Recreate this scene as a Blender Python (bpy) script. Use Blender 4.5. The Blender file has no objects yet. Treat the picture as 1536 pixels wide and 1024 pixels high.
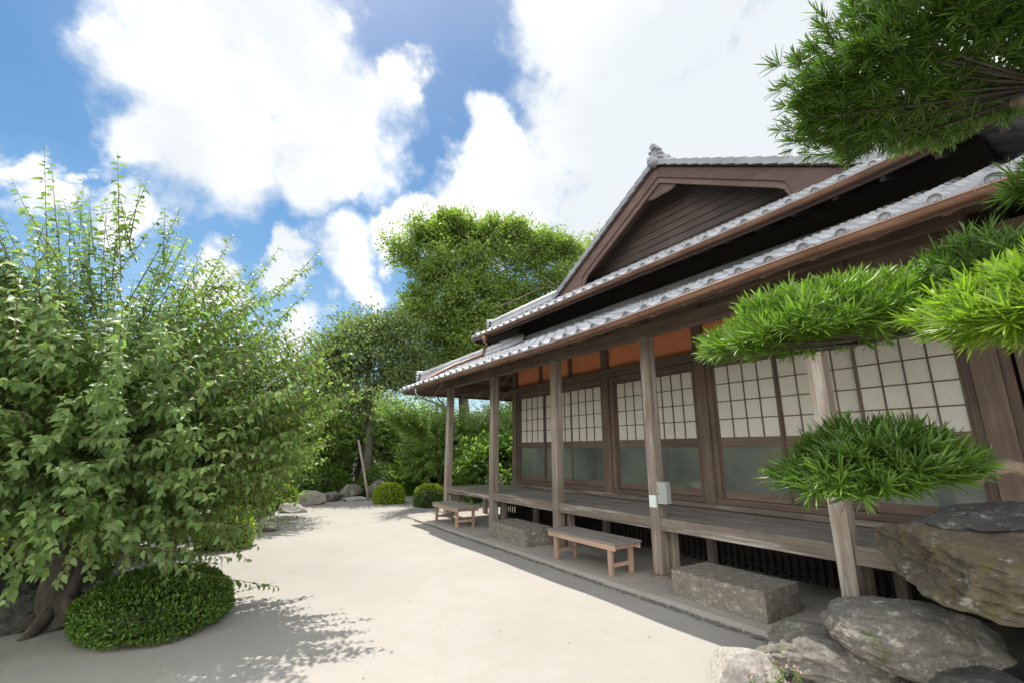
import bpy, math, random
import numpy as np
from mathutils import Vector, Matrix, noise, Quaternion

random.seed(7)
SC = bpy.context.scene
COL = SC.collection
R = math.radians

# ------------------------------------------------------------------ camera, sky, sun, exposure
cd = bpy.data.cameras.new('camera')
cam = bpy.data.objects.new('camera', cd)
COL.objects.link(cam)
cam.location = (0, 0, 1.55)
cam.rotation_euler = (R(90 + 13.35), 0, R(-32.68))
cd.sensor_width = 36
cd.lens = 16.10
cd.clip_start = 0.05
cd.clip_end = 3000
SC.camera = cam

SUN_EL, SUN_AZ = 65.0, 3.0          # azimuth clockwise from +Y
world = bpy.data.worlds.new('World')
SC.world = world
world.use_nodes = True
SC.view_settings.view_transform = 'Standard'
SC.view_settings.look = 'None'
SC.view_settings.gamma = 1.0
SC.view_settings.use_curve_mapping = False
SC.view_settings.exposure = 1.42

sl = bpy.data.lights.new('sun', 'SUN')
sl.energy = 2.45
sl.angle = R(0.53)
sl.color = (1.0, 0.955, 0.88)
so = bpy.data.objects.new('sun', sl)
COL.objects.link(so)
sdir = Vector((math.sin(R(SUN_AZ)) * math.cos(R(SUN_EL)), math.cos(R(SUN_AZ)) * math.cos(R(SUN_EL)), math.sin(R(SUN_EL))))
so.rotation_euler = sdir.to_track_quat('Z', 'Y').to_euler()
so.location = (0, 0, 30)

# cumulus banks, plus unseen ones left and behind added to brighten the shade: (direction x, y, z, chord radius)
CLOUDS = [(-0.136,0.765,0.630,0.142),(0.013,0.742,0.670,0.160),(-0.055,0.841,0.539,0.188),(0.143,0.801,0.582,0.161),(-0.165,0.856,0.489,0.087),(0.102,0.860,0.501,0.111),(-0.211,0.765,0.609,0.050),(0.214,0.720,0.660,0.059),(0.103,0.682,0.724,0.047),(0.443,0.509,0.738,0.134),(0.585,0.409,0.700,0.194),(0.765,0.238,0.598,0.241),(0.539,0.612,0.579,0.182),(0.718,0.456,0.525,0.257),(0.380,0.711,0.592,0.078),(0.456,0.731,0.507,0.152),(0.622,0.631,0.464,0.188),(0.332,0.820,0.466,0.083),(0.853,0.080,0.516,0.151),(0.891,0.224,0.394,0.225),(0.188,0.915,0.356,0.100),(0.081,0.935,0.346,0.056),(0.267,0.872,0.410,0.068),(0.110,0.968,0.224,0.076),(0.330,0.905,0.270,0.071),(-0.288,0.867,0.407,0.049),(-0.243,0.873,0.422,0.034),(-0.334,0.851,0.405,0.060),(-0.259,0.896,0.362,0.069),(-0.154,0.917,0.369,0.070),(-0.036,0.946,0.323,0.068),(-0.346,0.902,0.257,0.091),
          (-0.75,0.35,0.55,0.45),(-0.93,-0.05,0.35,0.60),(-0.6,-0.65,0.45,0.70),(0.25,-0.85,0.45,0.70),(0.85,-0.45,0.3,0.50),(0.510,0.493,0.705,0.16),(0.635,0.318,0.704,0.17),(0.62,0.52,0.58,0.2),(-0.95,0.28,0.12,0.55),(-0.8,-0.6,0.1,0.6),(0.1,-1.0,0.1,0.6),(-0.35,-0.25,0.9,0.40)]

def build_world():
    nt = world.node_tree
    N, L = nt.nodes, nt.links
    N.clear()
    out = N.new('ShaderNodeOutputWorld')
    bg = N.new('ShaderNodeBackground')
    L.new(bg.outputs[0], out.inputs[0])
    bg.inputs[1].default_value = 0.15
    sky = N.new('ShaderNodeTexSky')
    sky.sky_type = 'NISHITA'
    sky.sun_disc = False
    sky.sun_elevation = R(SUN_EL)
    sky.sun_rotation = R(SUN_AZ)
    sky.air_density = 1.0
    sky.dust_density = 0.6
    sky.ozone_density = 1.0
    hs = N.new('ShaderNodeHueSaturation')
    hs.inputs['Saturation'].default_value = 1.42
    hs.inputs['Hue'].default_value = 0.490
    hs.inputs['Value'].default_value = 0.32
    L.new(sky.outputs[0], hs.inputs['Color'])
    tc = N.new('ShaderNodeTexCoord')
    nz = N.new('ShaderNodeTexNoise')
    nz.inputs['Scale'].default_value = 5.5
    nz.inputs['Detail'].default_value = 10
    nz.inputs['Roughness'].default_value = 0.58
    L.new(tc.outputs['Generated'], nz.inputs['Vector'])
    off = N.new('ShaderNodeVectorMath'); off.operation = 'SUBTRACT'
    L.new(nz.outputs['Color'], off.inputs[0]); off.inputs[1].default_value = (.5, .5, .5)
    sc_ = N.new('ShaderNodeVectorMath'); sc_.operation = 'SCALE'
    L.new(off.outputs[0], sc_.inputs[0]); sc_.inputs['Scale'].default_value = 0.30
    ad = N.new('ShaderNodeVectorMath'); ad.operation = 'ADD'
    L.new(tc.outputs['Generated'], ad.inputs[0]); L.new(sc_.outputs[0], ad.inputs[1])
    prev = None
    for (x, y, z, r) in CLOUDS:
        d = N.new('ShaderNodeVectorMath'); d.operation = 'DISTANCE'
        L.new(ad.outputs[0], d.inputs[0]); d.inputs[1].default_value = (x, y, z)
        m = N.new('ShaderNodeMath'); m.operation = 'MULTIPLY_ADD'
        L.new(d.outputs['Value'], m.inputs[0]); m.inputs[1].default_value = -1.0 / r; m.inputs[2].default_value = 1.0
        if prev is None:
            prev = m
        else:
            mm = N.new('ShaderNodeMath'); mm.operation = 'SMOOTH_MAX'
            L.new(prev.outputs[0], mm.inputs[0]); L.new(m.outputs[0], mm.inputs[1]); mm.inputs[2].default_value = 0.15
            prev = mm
    n2 = N.new('ShaderNodeTexNoise')
    n2.inputs['Scale'].default_value = 9
    n2.inputs['Detail'].default_value = 9
    n2.inputs['Roughness'].default_value = 0.62
    L.new(tc.outputs['Generated'], n2.inputs['Vector'])
    a2 = N.new('ShaderNodeMath'); a2.operation = 'MULTIPLY_ADD'
    L.new(n2.outputs['Fac'], a2.inputs[0]); a2.inputs[1].default_value = 0.8; a2.inputs[2].default_value = -0.40
    s2 = N.new('ShaderNodeMath'); s2.operation = 'ADD'
    L.new(prev.outputs[0], s2.inputs[0]); L.new(a2.outputs[0], s2.inputs[1])
    mask = N.new('ShaderNodeMapRange'); mask.interpolation_type = 'SMOOTHSTEP'
    mask.inputs['From Min'].default_value = -0.16; mask.inputs['From Max'].default_value = 0.55
    L.new(s2.outputs[0], mask.inputs['Value'])
    mp_ = N.new('ShaderNodeMath'); mp_.operation = 'POWER'; mp_.inputs[1].default_value = 1.7
    L.new(mask.outputs[0], mp_.inputs[0]); mask = mp_
    # thin high veil everywhere
    veil = N.new('ShaderNodeMapRange'); veil.interpolation_type = 'SMOOTHSTEP'
    veil.inputs['From Min'].default_value = -0.9; veil.inputs['From Max'].default_value = 0.1
    veil.inputs['To Max'].default_value = 0.045
    L.new(s2.outputs[0], veil.inputs['Value'])
    sx = N.new('ShaderNodeSeparateXYZ'); L.new(tc.outputs['Generated'], sx.inputs[0])
    low = N.new('ShaderNodeMapRange'); low.interpolation_type = 'SMOOTHSTEP'
    low.inputs['From Min'].default_value = 0.55; low.inputs['From Max'].default_value = 0.10
    low.inputs['To Max'].default_value = 0.17
    L.new(sx.outputs['Z'], low.inputs['Value'])
    lv = N.new('ShaderNodeMath'); lv.operation = 'ADD'
    L.new(low.outputs[0], lv.inputs[0]); L.new(veil.outputs[0], lv.inputs[1])
    mx = N.new('ShaderNodeMath'); mx.operation = 'MAXIMUM'
    L.new(mask.outputs[0], mx.inputs[0]); L.new(lv.outputs[0], mx.inputs[1])
    # cloud tone: bright rims, soft grey-blue hearts in the thick bank to the right
    n3 = N.new('ShaderNodeTexNoise')
    n3.inputs['Scale'].default_value = 3.2; n3.inputs['Detail'].default_value = 6
    L.new(ad.outputs[0], n3.inputs['Vector'])
    gd = N.new('ShaderNodeVectorMath'); gd.operation = 'DISTANCE'
    L.new(ad.outputs[0], gd.inputs[0]); gd.inputs[1].default_value = (0.70, 0.44, 0.56)
    gm = N.new('ShaderNodeMapRange'); gm.interpolation_type = 'SMOOTHSTEP'
    gm.inputs['From Min'].default_value = 0.50; gm.inputs['From Max'].default_value = 0.08
    gm.inputs['To Max'].default_value = 0.92
    L.new(gd.outputs['Value'], gm.inputs['Value'])
    gn = N.new('ShaderNodeMapRange')
    gn.inputs['From Min'].default_value = 0.42; gn.inputs['From Max'].default_value = 0.68
    gn.inputs['To Max'].default_value = 0.78
    L.new(n3.outputs['Fac'], gn.inputs['Value'])
    ga = N.new('ShaderNodeMath'); ga.operation = 'ADD'; ga.use_clamp = True
    L.new(gm.outputs[0], ga.inputs[0]); L.new(gn.outputs[0], ga.inputs[1])
    cc = N.new('ShaderNodeMix'); cc.data_type = 'RGBA'
    iv = N.new('ShaderNodeMath'); iv.operation = 'SUBTRACT'; iv.inputs[0].default_value = 1.0
    L.new(ga.outputs[0], iv.inputs[1])
    pw = N.new('ShaderNodeMath'); pw.operation = 'POWER'; pw.inputs[1].default_value = 3.2
    L.new(iv.outputs[0], pw.inputs[0])
    L.new(pw.outputs[0], cc.inputs['Factor'])
    cc.inputs['B'].default_value = (9.4, 9.4, 9.4, 1)
    cc.inputs['A'].default_value = (2.15, 2.28, 2.38, 1)
    fr = N.new('ShaderNodeMapRange'); fr.interpolation_type = 'SMOOTHSTEP'  # clouds away from the sun boosted, mostly out of view, to fill the shade
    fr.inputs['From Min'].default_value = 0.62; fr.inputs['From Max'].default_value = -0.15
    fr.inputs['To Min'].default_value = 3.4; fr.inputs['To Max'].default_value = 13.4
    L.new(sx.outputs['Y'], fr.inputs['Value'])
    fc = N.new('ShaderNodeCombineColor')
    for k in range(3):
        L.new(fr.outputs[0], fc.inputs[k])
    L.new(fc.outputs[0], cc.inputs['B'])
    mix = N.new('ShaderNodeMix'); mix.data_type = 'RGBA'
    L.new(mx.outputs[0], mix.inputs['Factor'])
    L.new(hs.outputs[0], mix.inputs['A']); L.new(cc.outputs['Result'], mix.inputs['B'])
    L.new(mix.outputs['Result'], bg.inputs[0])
build_world()

# ------------------------------------------------------------------ materials
class NT:
    def __init__(s, name):
        s.m = bpy.data.materials.new(name); s.m.use_nodes = True
        s.t = s.m.node_tree; s.N = s.t.nodes; s.L = s.t.links
        s.b = s.N['Principled BSDF']; s.out = s.N['Material Output']
    def n(s, t, **kw):
        nd = s.N.new('ShaderNode' + t)
        for k, v in kw.items():
            setattr(nd, k, v)
        return nd
    def coord(s, scale=(1, 1, 1)):
        tc = s.n('TexCoord'); mp = s.n('Mapping'); mp.inputs['Scale'].default_value = scale
        s.L.new(tc.outputs['Object'], mp.inputs['Vector'])
        return mp.outputs[0]
    def noise(s, vec, scale, detail=5, rough=.55):
        nd = s.n('TexNoise'); nd.inputs['Scale'].default_value = scale
        nd.inputs['Detail'].default_value = detail; nd.inputs['Roughness'].default_value = rough
        s.L.new(vec, nd.inputs['Vector'])
        return nd.outputs['Fac']
    def ramp(s, fac, stops):
        nd = s.n('ValToRGB'); cr = nd.color_ramp
        while len(cr.elements) < len(stops):
            cr.elements.new(.5)
        for e, (p, c) in zip(cr.elements, stops):
            e.position = p; e.color = (*c, 1) if len(c) == 3 else c
        s.L.new(fac, nd.inputs['Fac'])
        return nd.outputs['Color']
    def mix(s, fac, a, b, blend='MIX'):
        nd = s.n('Mix', data_type='RGBA', blend_type=blend)
        for k, v in (('Factor', fac), ('A', a), ('B', b)):
            if isinstance(v, (int, float)):
                nd.inputs[k].default_value = v
            elif isinstance(v, tuple):
                nd.inputs[k].default_value = (*v, 1)
            else:
                s.L.new(v, nd.inputs[k])
        return nd.outputs['Result']
    def bump(s, h, strength=.3, dist=.01):
        nd = s.n('Bump'); nd.inputs['Strength'].default_value = strength; nd.inputs['Distance'].default_value = dist
        s.L.new(h, nd.inputs['Height']); s.L.new(nd.outputs[0], s.b.inputs['Normal'])
    def col(s, c):
        if isinstance(c, tuple):
            s.b.inputs['Base Color'].default_value = (*c, 1)
        else:
            s.L.new(c, s.b.inputs['Base Color'])
    def set(s, **kw):
        for k, v in kw.items():
            s.b.inputs[k].default_value = v

def wood(name, dark, light, axis, grain=26, rough=.8, wear=None):
    m = NT(name)
    sc = [grain] * 3; sc['xyz'.index(axis)] = grain * .045
    v = m.coord(tuple(sc))
    f = m.noise(v, 1.0, 7, .65)
    c = m.ramp(f, [(.30, dark), (.52, tuple((a + b) / 2 for a, b in zip(dark, light))), (.70, light)])
    v2 = m.coord((1, 1, 1))
    big = m.noise(v2, 1.7, 4)
    c = m.mix(m.ramp(big, [(.35, (0, 0, 0)), (.7, (.55,) * 3)]), c, tuple(x * .62 for x in dark))
    if wear:
        wv = m.coord(tuple(x * .55 for x in sc))
        wf = m.noise(wv, 1.0, 8, .7)
        c = m.mix(m.ramp(wf, [(.52, (0, 0, 0)), (.62, (1, 1, 1))]), c, wear)
    rnd = m.n('ObjectInfo')
    hs = m.n('HueSaturation')
    mr = m.n('MapRange'); m.L.new(rnd.outputs['Random'], mr.inputs['Value'])
    mr.inputs['To Min'].default_value = .72; mr.inputs['To Max'].default_value = 1.03
    hs.inputs['Saturation'].default_value = .88
    m.L.new(mr.outputs[0], hs.inputs['Value']); m.L.new(c, hs.inputs['Color'])
    m.col(hs.outputs[0]); m.set(Roughness=rough)
    m.bump(f, .45, .006)
    return m.m

POST = wood('post_wood', (.24, .18, .13), (.44, .355, .27), 'z', 30, wear=(.46, .41, .34))
PILLAR = wood('pillar_wood', (.12, .078, .05), (.25, .17, .115), 'z', 24)
BEAM = wood('beam_wood', (.13, .085, .056), (.26, .18, .122), 'y', 24)
BEAMX = wood('cross_beam_wood', (.10, .065, .042), (.23, .15, .10), 'x', 24)
RAFTER = wood('rafter_wood', (.17, .105, .065), (.34, .23, .145), 'x', 24)
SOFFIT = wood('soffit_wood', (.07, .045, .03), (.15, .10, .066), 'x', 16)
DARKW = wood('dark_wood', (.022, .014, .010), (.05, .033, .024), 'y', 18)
DECK = wood('deck_wood', (.16, .145, .125), (.31, .285, .25), 'y', 22, .62)
EDGE = wood('deck_edge_wood', (.15, .105, .075), (.33, .26, .19), 'y', 20, wear=(.50, .45, .39))
SILL = wood('sill_wood', (.10, .075, .055), (.24, .19, .145), 'y', 24, wear=(.34, .30, .26))
SASHZ = wood('sash_wood', (.115, .076, .05), (.22, .15, .10), 'z', 30)
SASHY = wood('sash_rail_wood', (.125, .078, .052), (.235, .155, .105), 'y', 30)
BENCHT = wood('bench_top_wood', (.19, .16, .135), (.36, .315, .27), 'y', 22, wear=(.40, .37, .33))
BENCHR = wood('bench_frame_wood', (.46, .27, .17), (.64, .42, .29), 'y', 24)
BENCHL = wood('bench_leg_wood', (.42, .245, .15), (.60, .39, .26), 'z', 24)
GABLE = wood('gable_board_wood', (.105, .058, .044), (.185, .108, .084), 'y', 16)
SIDING = wood('siding_wood', (.052, .034, .027), (.115, .078, .062), 'y', 18)
STAKE = wood('stake_wood', (.22, .18, .14), (.42, .36, .29), 'z', 20)

def tile_mat():
    m = NT('silver_grey_tile'); v = m.coord()
    f = m.noise(v, 2.2, 6); f2 = m.noise(v, 60, 4)
    c = m.ramp(f, [(.3, (.20, .205, .215)), (.7, (.33, .335, .345))])
    c = m.mix(m.ramp(f2, [(.55, (0, 0, 0)), (.75, (.5,) * 3)]), c, (.10, .10, .10))
    m.col(c); m.set(Roughness=.42); m.b.inputs['Metallic'].default_value = .15
    m.bump(f2, .12, .004)
    return m.m
TILE = tile_mat()

def copper():
    m = NT('aged_copper'); v = m.coord((1, .25, 1))
    f = m.noise(v, 7, 6, .65)
    m.col(m.ramp(f, [(.28, (.085, .047, .031)), (.5, (.19, .10, .063)), (.72, (.28, .16, .105))]))
    m.set(Roughness=.42); m.b.inputs['Metallic'].default_value = .35
    m.bump(f, .1, .004)
    return m.m
COPPER = copper()

def plaster():
    m = NT('orange_plaster'); v = m.coord()
    f = m.noise(v, 2.5, 7, .6); f2 = m.noise(v, 160, 3)
    m.col(m.ramp(f, [(.3, (.66, .225, .10)), (.7, (.78, .30, .145))])); m.set(Roughness=.95)
    m.bump(f2, .2, .003)
    return m.m
PLASTER = plaster()

def paper():
    m = NT('shoji_paper'); v = m.coord((1, 6, .4))
    f = m.noise(v, 30, 5); g = m.noise(m.coord(), 1.3, 3)
    c = m.ramp(f, [(.3, (.54, .51, .435)), (.7, (.66, .63, .55))])
    m.col(m.mix(m.ramp(g, [(.4, (0, 0, 0)), (.75, (.4,) * 3)]), c, (.52, .49, .42))); m.set(Roughness=.9)
    return m.m
PAPER = paper()

def glass():
    m = NT('dim_window_glass'); v = m.coord()
    f = m.noise(v, 1.1, 4)
    m.col(m.ramp(f, [(.3, (.075, .088, .076)), (.55, (.13, .148, .13)), (.75, (.16, .15, .11))]))
    m.set(Roughness=.06); m.b.inputs['Specular IOR Level'].default_value = .75
    wv = m.noise(v, 2.3, 2)
    m.bump(wv, .05, .02)
    return m.m
GLASS = glass()

def stone(name, a, b, lich=(.42, .41, .34), moss=(.06, .075, .02), mossamt=.5, lichamt=.5, scale=3.0):
    m = NT(name); v = m.coord()
    f = m.noise(v, scale, 9, .65)
    c = m.ramp(f, [(.28, a), (.72, b)])
    sp = m.noise(v, scale * 11, 6, .7)
    c = m.mix(m.ramp(sp, [(.40, (.55,) * 3), (.60, (0, 0, 0))]), c, tuple(x * .55 for x in a))
    lf = m.noise(m.coord((1, 1, 1.3)), scale * 3.6, 8, .72)
    c = m.mix(m.ramp(lf, [(.60 - .1 * lichamt, (0, 0, 0)), (.70 - .1 * lichamt, (.85,) * 3)]), c, lich)
    mf = m.noise(m.coord((1.1, .9, 1)), scale * 1.3, 7, .7)
    c = m.mix(m.ramp(mf, [(.62 - .16 * mossamt, (0, 0, 0)), (.74 - .16 * mossamt, (.8,) * 3)]), c, moss)
    m.col(c); m.set(Roughness=.92)
    h = m.n('Math', operation='ADD'); m.L.new(f, h.inputs[0]); m.L.new(sp, h.inputs[1])
    m.bump(h.outputs[0], .75, .022)
    return m.m
ROCK = stone('garden_rock', (.13, .117, .095), (.26, .236, .198), mossamt=.5)
ROCKMOSS = stone('mossy_rock', (.085, .068, .043), (.215, .175, .118), moss=(.11, .10, .035), mossamt=.8, lichamt=.2)
ROCKPALE = stone('pale_rock', (.33, .30, .26), (.50, .46, .41), lich=(.55, .52, .47), mossamt=0.0, lichamt=.4)
ROCKDARK = stone('dark_rock', (.05, .048, .045), (.13, .125, .115), mossamt=.4, lichamt=.3)
STEP = stone('step_stone', (.19, .165, .13), (.33, .295, .235), lich=(.48, .45, .38), moss=(.10, .10, .045), mossamt=.45, lichamt=.5, scale=4)

def sand():
    m = NT('pale_sand'); v = m.coord()
    big = m.noise(v, .45, 7, .7); mid = m.noise(v, 3.2, 7, .65); fine = m.noise(v, 95, 6, .7); gr = m.noise(v, 330, 3, .7)
    c = m.ramp(big, [(.3, (.305, .285, .257)), (.7, (.385, .365, .337))])
    c = m.mix(m.ramp(mid, [(.35, (.45,) * 3), (.6, (0, 0, 0))]), c, (.33, .295, .25))
    c = m.mix(m.ramp(fine, [(.34, (.7,) * 3), (.5, (0, 0, 0))]), c, (.28, .245, .20))
    c = m.mix(m.ramp(gr, [(.60, (0, 0, 0)), (.72, (.6,) * 3)]), c, (.54, .50, .45))
    m.col(c); m.set(Roughness=.97)
    h = m.n('Math', operation='MULTIPLY_ADD'); m.L.new(mid, h.inputs[0]); h.inputs[1].default_value = 1.2; m.L.new(fine, h.inputs[2])
    m.bump(h.outputs[0], .5, .012)
    return m.m
SAND = sand()

def earth(name, a, b, s=.8):
    m = NT(name); v = m.coord()
    f = m.noise(v, s, 8, .65); g = m.noise(v, 70, 6, .7)
    c = m.ramp(f, [(.3, a), (.7, b)])
    c = m.mix(m.ramp(g, [(.35, (.6,) * 3), (.55, (0, 0, 0))]), c, tuple(x * .6 for x in a))
    m.col(c); m.set(Roughness=.97); m.bump(g, .5, .012)
    return m.m
EARTH = earth('mossy_earth', (.05, .05, .028), (.11, .10, .055))
TERR = earth('packed_earth', (.33, .295, .25), (.42, .385, .335), 1.2)
KERB = earth('kerb_stone', (.12, .11, .10), (.24, .22, .20), 6)

def leaf(name, c1, c2, trans=.35, tcol=None, rough=.45, spec=.4, back=None):
    m = NT(name)
    g = m.n('NewGeometry')
    c = m.ramp(g.outputs['Random Per Island'], [(0.0, c1), (.75, c2), (1.0, tuple(min(1, x * 1.35) for x in c2))])
    pn = m.noise(m.coord(), 1.6, 3)
    hs = m.n('HueSaturation'); mr = m.n('MapRange')
    m.L.new(pn, mr.inputs['Value']); mr.inputs['From Min'].default_value = .3; mr.inputs['From Max'].default_value = .7
    mr.inputs['To Min'].default_value = .75; mr.inputs['To Max'].default_value = 1.2
    m.L.new(mr.outputs[0], hs.inputs['Value']); m.L.new(c, hs.inputs['Color'])
    c = hs.outputs[0]
    m.col(c); m.set(Roughness=rough); m.b.inputs['Specular IOR Level'].default_value = spec
    tr = m.n('BsdfTranslucent')
    tc = m.mix(1.0, c, tcol or (1.0, 1.15, .45), 'MULTIPLY')
    sc = m.n('Mix', data_type='RGBA', blend_type='MULTIPLY'); sc.inputs['Factor'].default_value = 1
    m.L.new(tc, sc.inputs['A']); sc.inputs['B'].default_value = (1.7, 1.7, 1.7, 1)
    m.L.new(sc.outputs['Result'], tr.inputs['Color'])
    ms = m.n('MixShader'); ms.inputs[0].default_value = trans
    m.L.new(m.b.outputs[0], ms.inputs[1]); m.L.new(tr.outputs[0], ms.inputs[2])
    m.L.new(ms.outputs[0], m.out.inputs['Surface'])
    return m.m
PLUM = leaf('plum_leaf', (.105, .172, .056), (.180, .262, .088), .42, tcol=(1.0, 1.1, .5), rough=.44, spec=.38)
PLUMB = leaf('plum_leaf_far', (.105, .175, .042), (.185, .265, .075), .55)
MAKI = leaf('podocarp_needle', (.060, .120, .014), (.135, .235, .026), .28, rough=.42)
MAKIL = leaf('podocarp_needle_sunlit', (.10, .17, .014), (.19, .29, .03), .34, rough=.42)  # brighter copy of the needle colour, sunlight put into the lit pad
MAKID = leaf('podocarp_needle_shaded', (.040, .085, .012), (.090, .165, .022), .24, rough=.42)  # darker copy of the needle colour, shade put into the shaded pads
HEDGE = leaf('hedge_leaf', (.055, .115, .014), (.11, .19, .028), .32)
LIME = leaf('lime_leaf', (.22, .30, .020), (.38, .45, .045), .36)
BIGL = leaf('broad_tree_leaf', (.115, .17, .045), (.21, .27, .085), .50)
BIGG = leaf('grey_green_leaf', (.095, .13, .055), (.17, .21, .10), .45)
DARKL = leaf('evergreen_leaf', (.040, .080, .024), (.090, .145, .042), .36, rough=.35)
YELL = leaf('yellow_green_leaf', (.14, .19, .03), (.24, .28, .05), .35)
LITTER = leaf('dry_leaf', (.10, .07, .03), (.22, .16, .06), .15)
PETAL = leaf('pink_petal', (.45, .22, .25), (.62, .42, .42), .4, (1, .9, .9))

def bark(name, a, b, s=9):
    m = NT(name); v = m.coord((1, 1, .35))
    f = m.noise(v, s, 9, .7)
    m.col(m.ramp(f, [(.32, a), (.68, b)])); m.set(Roughness=.95); m.bump(f, .9, .03)
    return m.m
BARK = bark('dark_bark', (.035, .028, .022), (.12, .10, .08))
BARKL = bark('podocarp_bark', (.10, .075, .048), (.32, .25, .175), 24)
BARKG = bark('grey_bark', (.06, .052, .043), (.19, .165, .14))
TWIG = bark('green_twig', (.14, .10, .045), (.24, .20, .08), 20)
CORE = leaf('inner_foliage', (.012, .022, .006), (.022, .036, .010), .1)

def plain(name, c, rough=.5, metal=0.0, var=.12):
    m = NT(name); f = m.noise(m.coord(), 14, 5)
    m.col(m.ramp(f, [(.3, tuple(x * (1 - var) for x in c)), (.7, tuple(min(1, x * (1 + var)) for x in c))]))
    m.set(Roughness=rough); m.b.inputs['Metallic'].default_value = metal
    return m.m
BOXM = plain('grey_paint', (.33, .335, .32), .45)
BOXD = plain('dark_metal', (.06, .06, .06), .5, .5)
SIGNW = plain('white_plastic', (.74, .78, .75), .4, 0, .04)
SIGNG = plain('pale_green_print', (.45, .70, .55), .45)
HILLM = leaf('far_wood', (.04, .07, .035), (.06, .09, .045), .05)

# ------------------------------------------------------------------ mesh helpers
class MB:
    def __init__(s):
        s.v = []; s.f = []; s.n = 0
    def add(s, verts, faces):
        o = s.n
        s.v.extend([tuple(p) for p in verts]); s.f.extend([tuple(i + o for i in f) for f in faces])
        s.n += len(verts)
        return s
    def box(s, x0, x1, y0, y1, z0, z1):
        return s.add([(x0, y0, z0), (x1, y0, z0), (x1, y1, z0), (x0, y1, z0), (x0, y0, z1), (x1, y0, z1), (x1, y1, z1), (x0, y1, z1)],
                     [(0, 3, 2, 1), (4, 5, 6, 7), (0, 1, 5, 4), (1, 2, 6, 5), (2, 3, 7, 6), (3, 0, 4, 7)])
    def hexa(s, pts):
        return s.add(pts, [(0, 3, 2, 1), (4, 5, 6, 7), (0, 1, 5, 4), (1, 2, 6, 5), (2, 3, 7, 6), (3, 0, 4, 7)])
    def bar(s, a, b, w, h, up=(0, 0, 1)):
        a, b = Vector(a), Vector(b); d = (b - a).normalized(); u = Vector(up)
        sd = d.cross(u).normalized(); u = sd.cross(d)
        P = []
        for q in (a, b):
            for su, ss in ((-1, -1), (-1, 1), (1, 1), (1, -1)):
                P.append(q + sd * (ss * w / 2) + u * (su * h / 2))
        return s.add(P, [(0, 3, 2, 1), (4, 5, 6, 7), (0, 1, 5, 4), (1, 2, 6, 5), (2, 3, 7, 6), (3, 0, 4, 7)])
    def tube(s, pts, rad, seg=8, caps=True):
        pts = [Vector(p) for p in pts]
        if isinstance(rad, (int, float)):
            rad = [rad] * len(pts)
        V = []; F = []
        ref = Vector((.31, .17, .93))
        for i, p in enumerate(pts):
            d = (pts[min(i + 1, len(pts) - 1)] - pts[max(i - 1, 0)])
            d = d.normalized() if d.length > 1e-9 else Vector((0, 0, 1))
            a = d.cross(ref)
            if a.length < 1e-3:
                a = d.cross(Vector((1, 0, 0)))
            a.normalize(); b = d.cross(a)
            for k in range(seg):
                t = 2 * math.pi * k / seg
                V.append(p + (a * math.cos(t) + b * math.sin(t)) * rad[i])
        for i in range(len(pts) - 1):
            for k in range(seg):
                q = (k + 1) % seg
                F.append((i * seg + k, i * seg + q, (i + 1) * seg + q, (i + 1) * seg + k))
        if caps:
            F.append(tuple(range(seg - 1, -1, -1))); F.append(tuple((len(pts) - 1) * seg + k for k in range(seg)))
        return s.add(V, F)
    def lathe(s, prof, origin, axis, seg=14):
        o = Vector(origin); ax = Vector(axis).normalized()
        a = ax.orthogonal().normalized(); b = ax.cross(a)
        V = []; F = []
        for r, h in prof:
            for k in range(seg):
                t = 2 * math.pi * k / seg
                V.append(o + ax * h + (a * math.cos(t) + b * math.sin(t)) * r)
        for i in range(len(prof) - 1):
            for k in range(seg):
                q = (k + 1) % seg
                F.append((i * seg + k, i * seg + q, (i + 1) * seg + q, (i + 1) * seg + k))
        F.append(tuple(range(seg - 1, -1, -1))); F.append(tuple((len(prof) - 1) * seg + k for k in range(seg)))
        return s.add(V, F)
    def prism(s, poly, to3, d0, d1):
        n = len(poly)
        V = [to3(p, d0) for p in poly] + [to3(p, d1) for p in poly]
        F = [tuple(range(n - 1, -1, -1)), tuple(range(n, 2 * n))]
        F += [(i, (i + 1) % n, n + (i + 1) % n, n + i) for i in range(n)]
        return s.add(V, F)
    def build(s, name, mat, parent=None, bevel=0, smooth=False, loc=None):
        me = bpy.data.meshes.new(name)
        me.from_pydata(s.v, [], s.f); me.update()
        import bmesh
        bm = bmesh.new(); bm.from_mesh(me); bmesh.ops.recalc_face_normals(bm, faces=bm.faces); bm.to_mesh(me); bm.free()
        me.materials.append(mat)
        if smooth:
            me.polygons.foreach_set('use_smooth', [True] * len(me.polygons))
        o = bpy.data.objects.new(name, me); COL.objects.link(o)
        if parent:
            o.parent = parent
            o.matrix_parent_inverse = parent_world(parent).inverted()
        if loc is not None:
            o.location = loc
        if bevel:
            md = o.modifiers.new('edge', 'BEVEL'); md.width = bevel; md.segments = 2; md.limit_method = 'ANGLE'
        return o

def parent_world(p):
    m = p.matrix_basis.copy()
    q = p
    while q.parent:
        m = q.parent.matrix_basis @ q.matrix_parent_inverse @ m if False else (parent_world(q.parent) @ q.matrix_parent_inverse @ q.matrix_basis)
        break
    return m

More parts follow.
